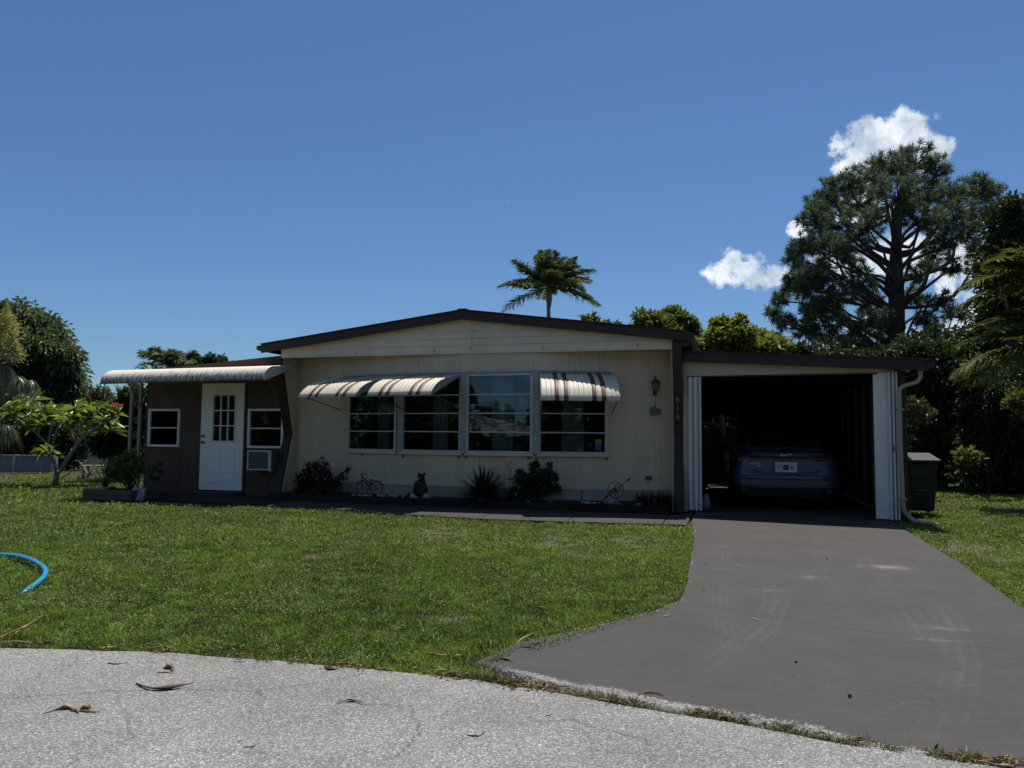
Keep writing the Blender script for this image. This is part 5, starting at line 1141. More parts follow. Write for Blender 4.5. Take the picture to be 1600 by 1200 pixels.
# plate
mb = MB(); mb.box(-.165, .165, -.048, -.040, .66, .835); plate = mb.build('licence_plate', mat('plate_white', (.60, .62, .62), .4, .1, 20), car, bevel=.006)
mb = MB(); mb.box(-.045, .040, -.0505, -.0485, .70, .79); mb.build('plate_emblem', mat('plate_green', (.05, .13, .08), .5, .5, 40), plate)
ptx = mat('plate_text', (.05, .07, .09), .5)
text_mesh('plate_letters', 'YI', .115, ptx, plate, Matrix.Translation((-.095, -.0490, .745)) @ RX, .0015); text_mesh('plate_letters', '6', .115, ptx, plate, Matrix.Translation((.09, -.0490, .745)) @ RX, .0015)
# badge strokes
bm_ = MB(); ox, oz, k_ = -.085, .938, .085
for a, b in [((0, 0), (0, .42)), ((0, .12), (.42, .42)), ((.12, .22), (.5, 0)), ((.5, 0), (.86, .42)), ((.86, .42), (.86, 0)), ((.86, 0), (1.5, .42)), ((1.5, .42), (2.0, .42)), ((2.0, .42), (2.0, 0))]:
    bm_.bar((ox+a[0]*k_, -.034, oz+a[1]*k_), (ox+b[0]*k_, -.034, oz+b[1]*k_), .010, .008, up=(0, 1, 0))
bm_.build('badge', chrome, car)
text_mesh('badge_letters', 'FORTE', .052, chrome, car, Matrix.Translation((-.47, -.012, .795)) @ RX, .003); text_mesh('badge_letters', 'GT', .05, chrome, car, Matrix.Translation((-.41, -.018, .755)) @ RX, .003)
tyre = mat('tyre_rubber', (.015, .015, .016), .85); rim = mat('rim_grey', (.25, .25, .26), .35, metal=.7)
for sx in (-1, 1):
    for y in (.85, 3.55):
        Mw = Matrix.Translation((sx*.80, y, .315)) @ Matrix.Rotation(R(90), 4, 'Y')
        mb = MB(Mw); mb.lathe([(.22, -.10), (.30, -.10), (.315, -.07), (.315, .07), (.30, .10), (.22, .10)], seg=28); w_ = mb.build('wheel', tyre, car, smooth=False)
        mb = MB(Mw); mb.lathe([(.21, -.09), (.20, -.02), (.20, .02), (.21, .09)], seg=20); mb.build('rim', rim, w_)
    mb = MB(); mb.ell((sx*.98, 3.0, 1.0), (.10, .07, .07), 10, 8); mb.build('mirror', paint, car, smooth=True)
car.scale = (1, 1, .915)
# things stored in the carport
p = W(.47, -.30, .012); t = thing('white_bucket', 'pale plastic bag behind the left folding door at the carport floor', 'bag', p, 0)
mb = MB(); mb.ell((0, 0, .13), (.075, .08, .14), 12, 9, 0, .012); mb.build('bag', mat('bag_pale', (.20, .20, .22), .6, .3, 8), t, smooth=True)
t['label'] = 'pale bag slumped behind the left folding door'; t.name = 'pale_bag'
p = W(.55, -5.6, .012); t = thing('storage_shelf', 'dark storage shelf with boxes deep inside the carport on its left', 'shelf', p, -A)
shm = mat('shelf_dark', (.06, .055, .05), .8)
for sx in (-.3, .3):
    for sy in (-.2, .2): mb = MB(); mb.box(sx-.015, sx+.015, sy-.015, sy+.015, 0, .98); mb.build('leg', shm, t)
for z_ in (.2, .58, .96): mb = MB(); mb.box(-.32, .32, -.22, .22, z_, z_+.025); mb.build('shelf', shm, t)
for k, (x_, z_, w_, h_) in enumerate([(-.14, .225, .22, .2), (.14, .225, .2, .16), (-.05, .605, .3, .22), (.02, .985, .34, .18)]):
    o = MB().box(-w_/2, w_/2, -.15, .15, 0, h_).build('storage_box', mat('box_card%d' % (k % 2), [(.2, .15, .10), (.28, .28, .28)][k % 2], .8, .3, 6)); q = Matrix.Rotation(-A, 4, 'Z') @ Vector((x_, 0, z_)); o.location = (p[0]+q.x, p[1]+q.y, p[2]+q.z); o.rotation_euler = (0, 0, -A)
    tag(o, ['brown box on the lowest shelf in the dark carport', 'grey box on the lowest shelf in the dark carport', 'brown box on the middle shelf in the dark carport', 'grey box on top of the shelf in the dark carport'][k], 'box', 'boxes on the carport shelf')
# ================================================================== trees
bark = mat('pine_bark', (.085, .068, .058), .95, .4, 10, stretch=(1, 1, .3), bump=.8, bscale=30)
bark2 = mat('grey_bark', (.15, .13, .11), .9, .35, 8, bump=.5)
def limb(mb, a, b, r0, r1, sag=.1, n=6, wob=.06, seg=6):
    a = np.array(a); b = np.array(b); L_ = np.linalg.norm(b-a); pts = []; w1_ = rng.normal(0, wob*L_, 3); w2_ = rng.normal(0, wob*L_, 3)
    for k in range(n+1):
        u = k/n; p = a+(b-a)*u+np.array([0, 0, -sag*L_])*math.sin(math.pi*u)*(1-.3*u)+w1_*math.sin(math.pi*u)+w2_*math.sin(2*math.pi*u)*.5; pts.append(tuple(p))
    mb.tube(pts, [r0+(r1-r0)*k/n for k in range(n+1)], seg, caps=False); return pts
def tree(name, label, cat, px, Y, blobs, n_leaf, ln, wd, m, tr=.2, bk=None, group=None, top=None, up=.2, droop=.15, clumps=9, cl_r=.38, trunk_top=.7, base_px=None, shell=.62, outl=1.03):
    """broad-leaved tree: trunk, limbs to every clump, leaves gathered in small clumps on uneven lobes. blobs: (px, py, radius px, depth offset)"""
    b = at(base_px or px, 720, Y); base = np.array([b[0], b[1], -.03]); t = thing(name, label, cat, base, 0, group)
    B = [(at(x, y, Y+dd)-base, r*Y/F) for x, y, r, dd in blobs]; zmax = max(c[2]+r for c, r in B)
    top_ = np.array([B[0][0][0]*.6, B[0][0][1]*.6, zmax*trunk_top]); mb = MB(); tp = limb(mb, (0, 0, 0), top_, tr, tr*.35, 0, 8, .02, 9)
    C_, R_, T_ = [], [], []
    for c, r in B:
        k = int(np.clip((c[2]*.55)/max(top_[2], .1)*8, 1, 8)); limb(mb, tp[k], c, tr*.4, tr*.1, .03, 5, .05)
        q = max(4, int(clumps*(r*2.2)**1.3))
        v = norm(rng.normal(0, 1, (q, 3))); rad = shell+(outl-shell)*rng.random((q, 1))**.7
        cc = c+v*r*rad*np.array([1, 1, .9]); C_.append(cc); R_.append(np.full(q, cl_r)*(.6+.7*rng.random(q))); T_.append(np.full(q, 0.)+.25*rng.random(q))
        for e in cc[:: max(1, q//7)]: limb(mb, c, e, tr*.1, tr*.03, .02, 3, .05, 4)
    mb.build('trunk', bk or bark2, t, smooth=True)
    C_ = np.concatenate(C_); R_ = np.concatenate(R_); T_ = np.concatenate(T_)
    pick = rng.integers(0, len(C_), n_leaf); v = norm(rng.normal(0, 1, (n_leaf, 3))); rad = rng.random((n_leaf, 1))**.5
    P = C_[pick]+v*R_[pick][:, None]*rad*np.array([1, 1, .8])
    D = norm(v*.8+rng.normal(0, .4, (n_leaf, 3))+np.array([0, 0, up])); Nn = norm(np.array([0, 0, 1.])+v*.4+rng.normal(0, .45, (n_leaf, 3)))
    leaves('crown', P, D, Nn, ln*(.65+.7*rng.random(n_leaf)), wd*(.65+.7*rng.random(n_leaf)), m, t, np.clip(T_[pick]+.75*rng.random(n_leaf)**1.4, 0, 1), .18, droop)
    return t
# ---- the big pine behind the carport
pine_m = foliage('pine_needle', (.062, .088, .060), (.175, .22, .135), .36, .55, .25, (1.1, 1.2, .95))  # needle colours lifted to stand in for haze and glare over the crown
YP = 27.; b = at(1402, 720, YP); pbase = np.array([b[0], b[1], -.03])
pine = thing('pine_tree', 'tall spreading pine with open needle crown behind the carport', 'tree', pbase)
mb = MB(); tk = [at(x, y, YP)-pbase for x, y in [(1402, 720), (1401, 600), (1400, 540), (1401, 470), (1400, 430), (1400, 385), (1403, 345), (1412, 300), (1418, 262)]]
tk[0] = np.array([0, 0, 0.]); mb.tube([tuple(p) for p in tk], [.36, .31, .29, .27, .24, .19, .14, .09, .04], 10)
PB = [  # px, py, r px, depth offset: needle masses read off the outline
 (1395, 258, 30, -.6), (1430, 248, 30, .4), (1462, 268, 26, .0), (1360, 270, 28, .5), (1325, 285, 26, -.5), (1300, 300, 24, .4), (1275, 318, 20, .0), (1500, 300, 26, .6), (1530, 295, 24, -.4), (1552, 300, 16, .2), (1345, 310, 34, 1.2), (1400, 300, 36, -1.6), (1450, 305, 34, 1.4), (1490, 335, 30, -1.2),
 (1270, 340, 26, -.8), (1305, 345, 32, 1.2), (1350, 350, 30, -1.8), (1440, 345, 30, -1.8), (1535, 335, 24, .6), (1265, 375, 24, .6), (1240, 385, 22, -.4), (1228, 405, 18, .5), (1300, 385, 30, -1.5), (1235, 435, 24, .2), (1260, 425, 28, 1.2), (1290, 430, 26, -1.0), (1330, 400, 22, 1.6), (1250, 455, 26, -.8), (1225, 448, 16, .4),
 (1510, 365, 22, 1.), (1475, 375, 22, -1.2), (1530, 390, 18, -.6), (1455, 400, 20, 1.4), (1490, 415, 18, .3), (1440, 425, 18, -1.5), (1340, 440, 24, -1.5), (1310, 465, 26, .8), (1355, 470, 24, 1.2), (1290, 480, 26, -.6), (1255, 485, 20, .6), (1205, 470, 15, .2), (1195, 490, 14, -.3), (1215, 505, 18, .3), (1250, 515, 22, -.3), (1290, 520, 24, .6), (1330, 510, 24, -1.2), (1370, 500, 22, -1.6), (1430, 465, 20, 1.2), (1470, 470, 16, -1.), (1450, 500, 20, .4), (1490, 490, 16, .8), (1370, 540, 30, 1.), (1330, 545, 26, .4), (1440, 540, 26, -.8)]
Pp, Dd = [], []
for x, y, r, dd in PB:
    x = x+(12 if x < 1262 and y > 370 else 6 if x < 1290 else 0); c = at(x, y, YP+dd*1.3)-pbase; rr_ = r*(1.06 if x > 1260 else .92)*YP/F; zt_ = float(np.clip(c[2]*.80-.35, 1.6, tk[-1][2])); ax_ = np.array([np.interp(zt_, [p[2] for p in tk], [p[i] for p in tk]) for i in range(3)]); ax_[2] = zt_
    limb(mb, ax_, c, .05+.010*np.linalg.norm(c-ax_), .02, .06, 8, .08, 6)
    q = int(14+92*rr_*rr_); v = norm(rng.normal(0, 1, (q, 3))); e = c+v*rr_*(.25+.80*rng.random((q, 1))**.6)*np.array([1, 1, .9])
    for k in range(0, q, 2): limb(mb, c-np.array([0, 0, rr_*.3]), e[k], .018, .007, .05, 3, .06, 4)
    Pp.append(e); Dd.append(norm(v+np.array([0, 0, .55])+rng.normal(0, .2, (q, 3))))
mb.build('trunk', bark, pine, smooth=True)
Pp = np.concatenate(Pp); Dd = np.concatenate(Dd); NN = 42; n = len(Pp)*NN
P = np.repeat(Pp, NN, 0)-np.repeat(Dd, NN, 0)*.10*rng.random((n, 1)); D = norm(np.repeat(Dd, NN, 0)*.75+rng.normal(0, .72, (n, 3)))
ttn = np.repeat(.1+.55*rng.random(len(Pp)), NN)+.35*rng.random(n)
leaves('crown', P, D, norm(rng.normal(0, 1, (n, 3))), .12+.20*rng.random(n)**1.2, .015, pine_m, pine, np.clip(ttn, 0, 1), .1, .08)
# ---- broad-leaved trees on the right
dk = foliage('dark_tree_leaf', (.020, .032, .015), (.070, .095, .040), .22, .5, .25)
md = foliage('mid_tree_leaf', (.045, .07, .018), (.17, .20, .06), .34, .5, .25)
yl = foliage('bright_tree_leaf', (.07, .10, .022), (.28, .29, .08), .40, .5, .25)
tree('broadleaf_tree', 'dense dark broad-leaved tree at the right edge behind the areca palm', 'tree', 1600, 19, [(1590, 345, 28, 0), (1575, 375, 28, .5), (1610, 380, 50, 0), (1560, 410, 26, -.4), (1585, 430, 40, 0), (1560, 470, 34, .6), (1600, 490, 50, 0), (1550, 520, 40, .3), (1590, 560, 50, .5), (1540, 560, 36, -.3), (1640, 440, 60, 0), (1650, 540, 60, 0)], 26000, .16, .075, dk, .22)
tree('broadleaf_tree', 'shadowy tall shrub mass behind the trash bin', 'tree', 1470, 19, [(1440, 560, 34, 0), (1480, 540, 40, .5), (1515, 560, 40, 0), (1450, 610, 42, .4), (1500, 610, 46, -.3), (1430, 650, 30, .6), (1470, 660, 46, 0), (1520, 665, 46, .3), (1440, 705, 36, .4), (1490, 715, 46, -.2), (1530, 725, 40, 0), (1425, 590, 26, 0)], 26000, .15, .07, dk, .14)
tree('broadleaf_tree', 'dark hedge-like tree below the areca palm fronds', 'tree', 1570, 17.2, [(1545, 610, 40, 0), (1590, 600, 46, .3), (1555, 655, 42, .3), (1600, 660, 50, -.2), (1530, 690, 34, .2), (1570, 705, 44, 0), (1610, 715, 46, .2), (1545, 735, 32, -.2), (1590, 745, 36, 0), (1640, 640, 50, 0), (1640, 720, 50, 0)], 26000, .13, .06, dk, .12)
shrub('glossy_shrub', 'sunlit glossy leaves sprouting behind the downspout', 'shrub', gnd(1425, 770)*np.array([1, 1, 0]), [yb(x, y, r, 15.2) for x, y, r in [(1420, 630, 10), (1432, 640, 12), (1445, 655, 12), (1425, 660, 12), (1418, 690, 9), (1440, 632, 8), (1455, 645, 6)]], 420, .11, .06, foliage('glossy_leaf', (.035, .045, .02), (.15, .16, .07), .2, .3, .6), .007)
shrub('yellow_shrub', 'yellow-green shrub under the areca palm at the right edge', 'shrub', gnd(1545, 775)*np.array([1, 1, 0]), [yb(x, y, r, 16.) for x, y, r in [(1520, 575, 12), (1535, 568, 14), (1550, 575, 14), (1527, 590, 14), (1545, 592, 16), (1590, 625, 16), (1598, 640, 14), (1580, 632, 10), (1505, 710, 12), (1520, 715, 14)]], 1300, .12, .06, md, .006, mat('shrub_stem_dark', (.03, .025, .02), .9))
# ---- trees behind the roof
tree('garden_tree', 'sunlit round tree rising behind the roof right of the palm', 'tree', 1030, 23, [(1002, 505, 12, 0), (996, 520, 12, .4), (1030, 503, 14, 0), (1050, 492, 10, .4), (1065, 503, 12, -.3), (1076, 515, 12, 0), (1020, 520, 14, .3), (1050, 518, 16, 0), (1000, 535, 26, 0), (1050, 540, 30, 0), (1085, 530, 14, 0)], 5200, .20, .10, md, .10, clumps=8, cl_r=.24, shell=.15, outl=1.3)
tree('garden_tree', 'bright yellow-green tree behind the carport roof left of the pine', 'tree', 1140, 20, [(1112, 535, 13, 0), (1130, 518, 13, .3), (1150, 510, 11, 0), (1165, 525, 15, -.3), (1140, 535, 17, 0), (1185, 530, 13, .3), (1120, 545, 20, 0), (1160, 545, 22, 0), (1195, 545, 18, 0), (1095, 540, 16, .2), (1080, 545, 12, 0), (1215, 540, 20, .4)], 6500, .17, .09, yl, .10, clumps=9, cl_r=.22, shell=.15, outl=1.3)
tree('garden_tree', 'dark shrubby tree at the pine\'s foot behind the carport roof', 'tree', 1300, 21, [(1240, 562, 22, 0), (1280, 567, 22, .3), (1320, 567, 22, 0), (1360, 570, 24, .3), (1400, 572, 24, 0), (1425, 560, 22, 0), (1300, 580, 40, 0), (1380, 590, 40, 0), (1250, 585, 36, 0)], 9000, .17, .08, dk, .12, shell=.2, outl=1.2, clumps=7, cl_r=.3)
tree('garden_tree', 'small leafy treetop peeking over the brown roof edge', 'tree', 930, 22, [(922, 503, 5, 0), (915, 508, 4, 0), (930, 508, 5, 0), (945, 512, 3, 0), (957, 513, 3, 0), (930, 530, 12, 0)], 420, .2, .10, md, .06, clumps=6, cl_r=.2)
# ---- palms: fronds with hanging leaflets
def frond(buf, a, az, el, ln, nl, lf, curve, hang, wd, tint0, plum=0., tw=.5):
    d = np.array([math.cos(az)*math.cos(el), math.sin(az)*math.cos(el), math.sin(el)]); h = np.array([math.cos(az), math.sin(az), 0]); side = np.array([-math.sin(az), math.cos(az), 0]); pts = []
    for k in range(13):
        u = k/12; pts.append(np.array(a)+d*ln*u+np.array([0, 0, -1.])*curve*ln*u*u+h*curve*.15*ln*u*u)
    pts = np.array(pts); us_ = np.linspace(.12, 1., nl); R0 = np.stack([np.interp(us_, np.linspace(0, 1, 13), pts[:, i]) for i in range(3)], -1); tg = norm(np.gradient(R0, axis=0))
    for sgn in (-1, 1):
        l = lf*np.sin(np.pi*np.clip(us_*.82+.14, 0, 1))**.6*(.85+.3*rng.random(nl)); q = rng.normal(0, 1, (nl, 3))*plum
        D_ = norm(side*sgn*(1-hang*.5)+tg*.55+np.array([0, 0, -hang])+np.array([0, 0, tw])*(1-hang)+q); buf.append((R0, D_, norm(np.cross(D_, tg)+1e-3), l, np.full(nl, wd), np.clip(tint0+.3*rng.random(nl), 0, 1)))
    return pts
def palm(name, label, base, crown, r0, r1, fr_list, lf, wd, m, stem_m, nl=44, rach=.02, group=None, extra=None, bulge=False):
    t = thing(name, label, 'palm', base, 0, group); base = np.array(base); c = np.array(crown)-base
    mb = MB(); n = 12; mb.tube([tuple(c*k/n*np.array([1, 1, 1])+np.array([.04*math.sin(k), 0, 0])) for k in range(n+1)], [r0+(r1-r0)*k/n for k in range(n+1)], 9); mb.build('trunk', stem_m, t, smooth=True)
    if bulge: mb = MB(); mb.tube([tuple(c-np.array([0, 0, 1.0])), tuple(c-np.array([0, 0, .6])), tuple(c), tuple(c+np.array([0, 0, .3]))], [r1*1.05, r1*1.7, r1*1.5, r1*.5], 10); mb.build('crownshaft', mat('crownshaft', (.14, .16, .07), .5, .3, 5), t, smooth=True)
    buf = []; mr_ = MB()
    for az, el, ln, curve, hang, plum in fr_list:
        pts = frond(buf, c+np.array([0, 0, .1]), az, el, ln, nl, lf, curve, hang, wd, .15+.4*rng.random(), plum); mr_.tube([tuple(p) for p in pts[::2]], [rach*(1-.8*k/6) for k in range(7)], 4, caps=False)
    mr_.build('rachis', mat('frond_stalk', (.09, .11, .05), .5, .3, 8), t)
    R0, D_, N_, l, w_, tn = [np.concatenate(q) for q in zip(*buf)]
    leaves('fronds', R0, D_, N_, l, w_, m, t, tn, .1, .22); return t
YQ = 42.; pm = foliage('palm_leaf', (.045, .065, .048), (.145, .18, .125), .28, .45, .3); c = at(858, 452, YQ); b = at(858, 720, YQ)
fl = [(ie*2.4+.25*rng.random(), e, 2.6*(.8+.35*rng.random()), .18+.28*rng.random(), .28, .18) for ie, e in enumerate((1.5, 1.45, 1.35, 1.3, 1.25, 1.2, 1.15, 1.1, 1.0, .95, .9, .8, .7, .65, .6, .5, .45, .35, .3, .2, .15, 0., -.1))]
fl += [(math.pi*.98, .65, 2.6, .5, .4, .15), (.05, .65, 2.7, .45, .4, .15), (math.pi, .95, 2.6, .4, .3, .15), (0., 1.0, 2.7, .4, .3, .15)]
palm('palm_tree', 'lone slender palm with a full crown standing behind the roof', (b[0], b[1], -.03), c, .15, .10, fl, .80, .026, pm, mat('palm_trunk', (.2, .18, .16), .9, .3, 5, stretch=(1, 1, 4)), 80, .03, bulge=True)
# areca palm reaching in from the right edge
ar_m = foliage('areca_leaf', (.035, .062, .014), (.17, .19, .045), .3, .4, .4); YA = 13.5
for k, (px, py, lst, lb) in enumerate([(1650, 455, [(math.pi*.97, .55, 1.75, .55, .3, .10), (math.pi*1.08, .8, 1.7, .5, .25, .10), (math.pi*.8, .95, 1.6, .5, .3, .10), (math.pi*.9, .3, 1.5, .5, .4, .1), (math.pi*1.02, 1.1, 1.5, .5, .2, .1)], 'upper areca palm frond cluster arching in at the right edge'),
                             (1655, 540, [(math.pi*.98, .50, 1.85, .55, .35, .10), (math.pi*1.1, .65, 1.7, .55, .3, .10), (math.pi*.9, .15, 1.6, .5, .5, .10), (math.pi*1.05, .95, 1.5, .5, .25, .10), (math.pi*.95, .8, 1.7, .55, .3, .1), (math.pi*1.0, -.1, 1.4, .4, .6, .1)], 'lower areca palm frond cluster hanging in at the right edge')]):
    c = at(px, py, YA+.3*k); palm('areca_palm', lb, (c[0], c[1], -.03), c, .06, .045, lst, .52, .021, ar_m, mat('areca_cane', (.2, .2, .08), .6), 90, .013, 'areca palm canes')
# palms and a tree behind the porch roof
YB = 24.
for px, py, lb in ((250, 575, 'fan of palm fronds showing left above the porch roof'), (285, 578, 'second palm crown behind the porch roof')):
    c = at(px, py, YB); palm('palm_tree', lb, (c[0], c[1], -.03), c, .14, .12, [(rng.random()*6.28, .2+1.2*rng.random(), 1.0, .5, .3, .3) for _ in range(16)], .36, .04, pm, MATS['palm_trunk'], 30, .014, 'palms behind the porch')
tree('garden_tree', 'low dark leafy tree behind the porch roof near the gable', 'tree', 320, 24, [(310, 572, 10, 0), (325, 568, 10, 0), (340, 570, 10, 0), (350, 573, 7, 0), (300, 580, 12, 0), (330, 585, 18, 0)], 1800, .18, .09, dk, .08, clumps=7, cl_r=.2)
# ================================================================== left side trees
tree('mango_tree', 'big dense dark green tree at the left edge', 'tree', 30, 27, [(40, 520, 40, 0), (62, 518, 24, .5), (78, 538, 22, 0), (90, 562, 18, -.4), (52, 550, 36, -.8), (75, 582, 30, 0), (100, 590, 12, .3), (20, 560, 50, 0), (40, 600, 50, 0), (92, 610, 20, 0), (20, 505, 30, .6), (-20, 520, 50, 0), (-30, 590, 60, 0), (70, 630, 40, 0), (108, 605, 8, 0)], 26000, .24, .085, foliage('mango_leaf', (.030, .055, .028), (.11, .15, .075), .28, .5, .3), .3, up=-.15, droop=.35, clumps=7, cl_r=.5)
def hedge(px, Y, blobs, n, lb, m, ln=.14): tree('background_shrub', lb, 'shrub', px, Y, blobs, n, ln, ln*.5, m, .06, clumps=8, cl_r=.3, group='shrubs beyond the left lawn')
hedge(150, 30, [(150, 620, 12, 0), (165, 615, 12, 0), (135, 625, 12, 0), (180, 625, 12, 0), (160, 640, 20, 0), (190, 640, 16, 0), (140, 650, 18, 0)], 3500, 'distant reddish-green shrubs beyond the left lawn', foliage('russet_leaf', (.04, .05, .02), (.13, .12, .06), .2))
hedge(195, 19, [(195, 640, 14, 0), (205, 665, 14, 0), (190, 680, 18, 0), (175, 700, 18, 0), (200, 710, 18, 0), (165, 680, 14, 0), (208, 625, 8, 0)], 6000, 'dark narrow-leaved shrub just left of the porch corner', dk, .2)
hedge(60, 24, [(30, 690, 26, 0), (60, 680, 26, 0), (90, 690, 26, 0), (110, 670, 22, 0), (10, 660, 26, 0), (80, 660, 26, 0), (45, 710, 18, 0), (120, 690, 14, 0), (100, 715, 14, 0), (-10, 700, 26, 0), (20, 725, 12, 0)], 9000, 'deep shadowy hedge behind the plumeria', dk, .16)
c = at(188, 612, 26.); rosette('yucca', 'spiky yucca head above the far shrubs left of the porch', 'plant', (c[0], c[1], c[2]-.25), 60, .7, .05, pm, el0=-.2); 
mb = MB(); mb.tube([(0, 0, 0), (0, 0, -c[2]+.25)], .07, 7); yk = [o for o in bpy.data.objects if o.name.startswith('yucca')][0]; mb.build('trunk', bark2, yk)
# ponytail palm at the left edge: bottle trunk, drooping strap heads, cream flower plumes
YT = 16.5; b = at(-70, 720, YT); pt = thing('ponytail_palm', 'ponytail palm with drooping strap leaves and cream flower plumes at the left edge', 'plant', (b[0], b[1], -.03)); pb_ = np.array([b[0], b[1], -.03])
mb = MB(); mb.tube([(0, 0, 0), (0, 0, .25), (0, 0, .7), (.0, 0, 1.2)], [.26, .22, .12, .08], 12)
heads = [(28, 592, .62), (-25, 600, .8), (8, 668, .6), (48, 597, .4), (5, 575, .6), (-30, 680, .8)]
for x, y, l in heads: mb.tube([(0, 0, .9), tuple((at(x, y, YT)-pb_)*np.array([.6, .6, .8])), tuple(at(x, y, YT)-pb_)], [.10, .06, .04], 7)
mb.build('trunk', bark2, pt, smooth=True)
strap = foliage('strap_leaf', (.045, .065, .03), (.16, .18, .09), .25, .4, .5); Vs = []; lo = []; st_ = []; tt = []; tn = []
for x, y, l in heads:
    c = at(x, y, YT)-pb_
    for k in range(230):
        a = rng.random()*6.283; e = .2+1.1*rng.random(); ll = l*(.6+.5*rng.random()); h = np.array([math.cos(a), math.sin(a), 0]); sd_ = np.array([-math.sin(a), math.cos(a), 0]); i0 = len(Vs); tq = rng.random()
        for j in range(6):
            u = j/5; p = c+h*ll*(.62*u*math.cos(e)+.1*u)+np.array([0, 0, 1.])*ll*(math.sin(e)*.75*u-1.15*u*u); w = .020*(1-.75*u); Vs += [p+sd_*w/2, p-sd_*w/2]; tn += [tq, tq]
        for j in range(5): q = i0+2*j; st_.append(len(lo)); tt.append(4); lo += [q, q+1, q+3, q+2]
fastmesh('straps', np.array(Vs), lo, st_, tt, strap, pt, np.array(tn))
fm_ = foliage('plume_cream', (.28, .27, .12), (.52, .50, .26), .3, .7, .2)
for x, y, r, hh in ((10, 505, 13, 26), (20, 545, 9, 18), (-8, 520, 13, 26)):
    c = at(x, y, YT)-pb_; n = 1500; v = rng.normal(0, 1, (n, 3))*np.array([r*.45, r*.45, hh*.42])*YT/F; v[:, :2] *= np.clip(1.1-(v[:, 2:3]/(hh*YT/F)), .2, 2)
    leaves('flower_plume', c+v, norm(v+rng.normal(0, .1, (n, 3))), norm(rng.normal(0, 1, (n, 3))), .07, .018, fm_, pt)
# ---- plumeria: forked grey branches, leaf rosettes at the tips, one pink flower head
YPL = 17.; b = gnd(86, 757); pb_ = np.array([b[0], b[1], -.02]); YPL = float(b[1])
plu = thing('plumeria_tree', 'plumeria with forked grey branches, long leaves and one pink flower head on the left lawn', 'tree', pb_)
q = lambda x, y, dd=0: at(x, y, YPL+dd)-pb_
mb = MB(); J = {}
def br(pts, r0, r1): mb.tube([tuple(p) for p in pts], [.72*(r0+(r1-r0)*k/(len(pts)-1)) for k in range(len(pts))], 7)
br([np.zeros(3), q(89, 740), q(94, 735)], .085, .07)
br([q(92, 737), q(105, 718, .1), q(120, 695, .1), q(135, 678, .1), q(160, 662, .1), q(183, 650, .1)], .065, .03)
br([q(120, 695, .1), q(112, 680), q(108, 660), q(118, 640)], .04, .025); br([q(128, 685, .1), q(140, 660), q(150, 645)], .035, .025)
br([q(88, 742), q(84, 725, -.2), q(76, 708, -.2)], .035, .022)
br([q(90, 742), q(80, 700, .3), q(70, 690, .3), q(55, 675, .2), q(35, 660, .2), q(20, 650, .2)], .045, .025); br([q(75, 695, .3), q(80, 665, .5), q(82, 645, .5)], .035, .022); br([q(80, 700, .3), q(90, 670, .6), q(96, 650, .6)], .035, .022); br([q(45, 668, .2), q(45, 640, .2), q(50, 628, .2)], .03, .02)
br([q(95, 748, -.2), q(108, 740, -.4), q(118, 730, -.6)], .02, .012)
mb.build('trunk', mat('plumeria_bark', (.26, .25, .22), .8, .35, 9), plu, smooth=True)
plm = foliage('plumeria_leaf', (.045, .085, .02), (.20, .25, .07), .35, .35, .45)
tips = [(183, 648, .1), (150, 642, 0), (118, 638, 0), (82, 643, .5), (96, 648, .6), (18, 648, .2), (50, 626, .2), (76, 706, -.2), (165, 655, .4), (135, 640, .5), (35, 640, .6), (5, 640, .3), (64, 640, -.3), (105, 655, -.3), (125, 662, -.2), (60, 665, .2), (0, 665, .1), (25, 625, .5), (172, 672, .5)]
PL0, DL0, NL0 = [], [], []
for x, y, dd in tips:
    c = q(x, y, dd); k = 18; a = rng.random(k)*6.283; e = -.5+1.4*rng.random(k); d = np.stack([np.cos(a)*np.cos(e), np.sin(a)*np.cos(e), np.sin(e)], -1); PL0.append(np.repeat(c[None], k, 0)+d*.03); DL0.append(d); NL0.append(norm(np.array([0, 0, 1.])+rng.normal(0, .25, (k, 3))))
P = np.concatenate(PL0); n = len(P); leaves('foliage', P, np.concatenate(DL0), np.concatenate(NL0), .28+.16*rng.random(n), .095, plm, plu, None, .12, .16)
c = q(182, 634, .05); n = 70; v = norm(rng.normal(0, 1, (n, 3))); leaves('flower_head', c+v*np.array([.085, .085, .03]), v, norm(rng.normal(0, 1, (n, 3))), .055, .04, foliage('plumeria_flower', (.30, .03, .09), (.55, .10, .18), .3, .5, .3), plu)
# ---- low fence, pale shed and weathered bench far left
fb = gnd(45, 738); fe = thing('boundary_wall', 'low blue-grey boundary wall in the shade behind the plumeria', 'wall', fb, R(-4)); bl = mat('wall_bluegrey', (.17, .20, .24), .85, .2, 2)
mb = MB(); mb.box(-2.5, .75, 0, .12, 0, .45); mb.build('panel', bl, fe); mb = MB(); mb.box(-2.5, .75, -.02, .14, .45, .49); mb.build('coping', bl, fe)
for x_ in (-1.6, -.45, .72): mb = MB(); mb.box(x_-.04, x_+.04, -.03, .15, 0, .5); mb.build('pier', mat('wall_pale', (.36, .37, .36), .85), fe)
hb_ = gnd(140, 735); wh = thing('white_shed', 'small white shed with pale gable roof glimpsed beyond the plumeria', 'shed', (at(138, 700, 34)[0], 34, 0)); shw = mat('shed_white', (.62, .63, .63), .6, .1, 3)
mb = MB(); mb.box(-.9, .9, 0, 2, 0, 1.75); mb.build('wall', mat('shed_grey', (.22, .23, .24), .8), wh)
mb = MB(); mb.hexa([(-1.0, -.15, 1.75), (1.0, -.15, 1.75), (0, -.15, 2.35)], [(-1.0, 2.1, 1.75), (1.0, 2.1, 1.75), (0, 2.1, 2.35)]); mb.build('roof', shw, wh)
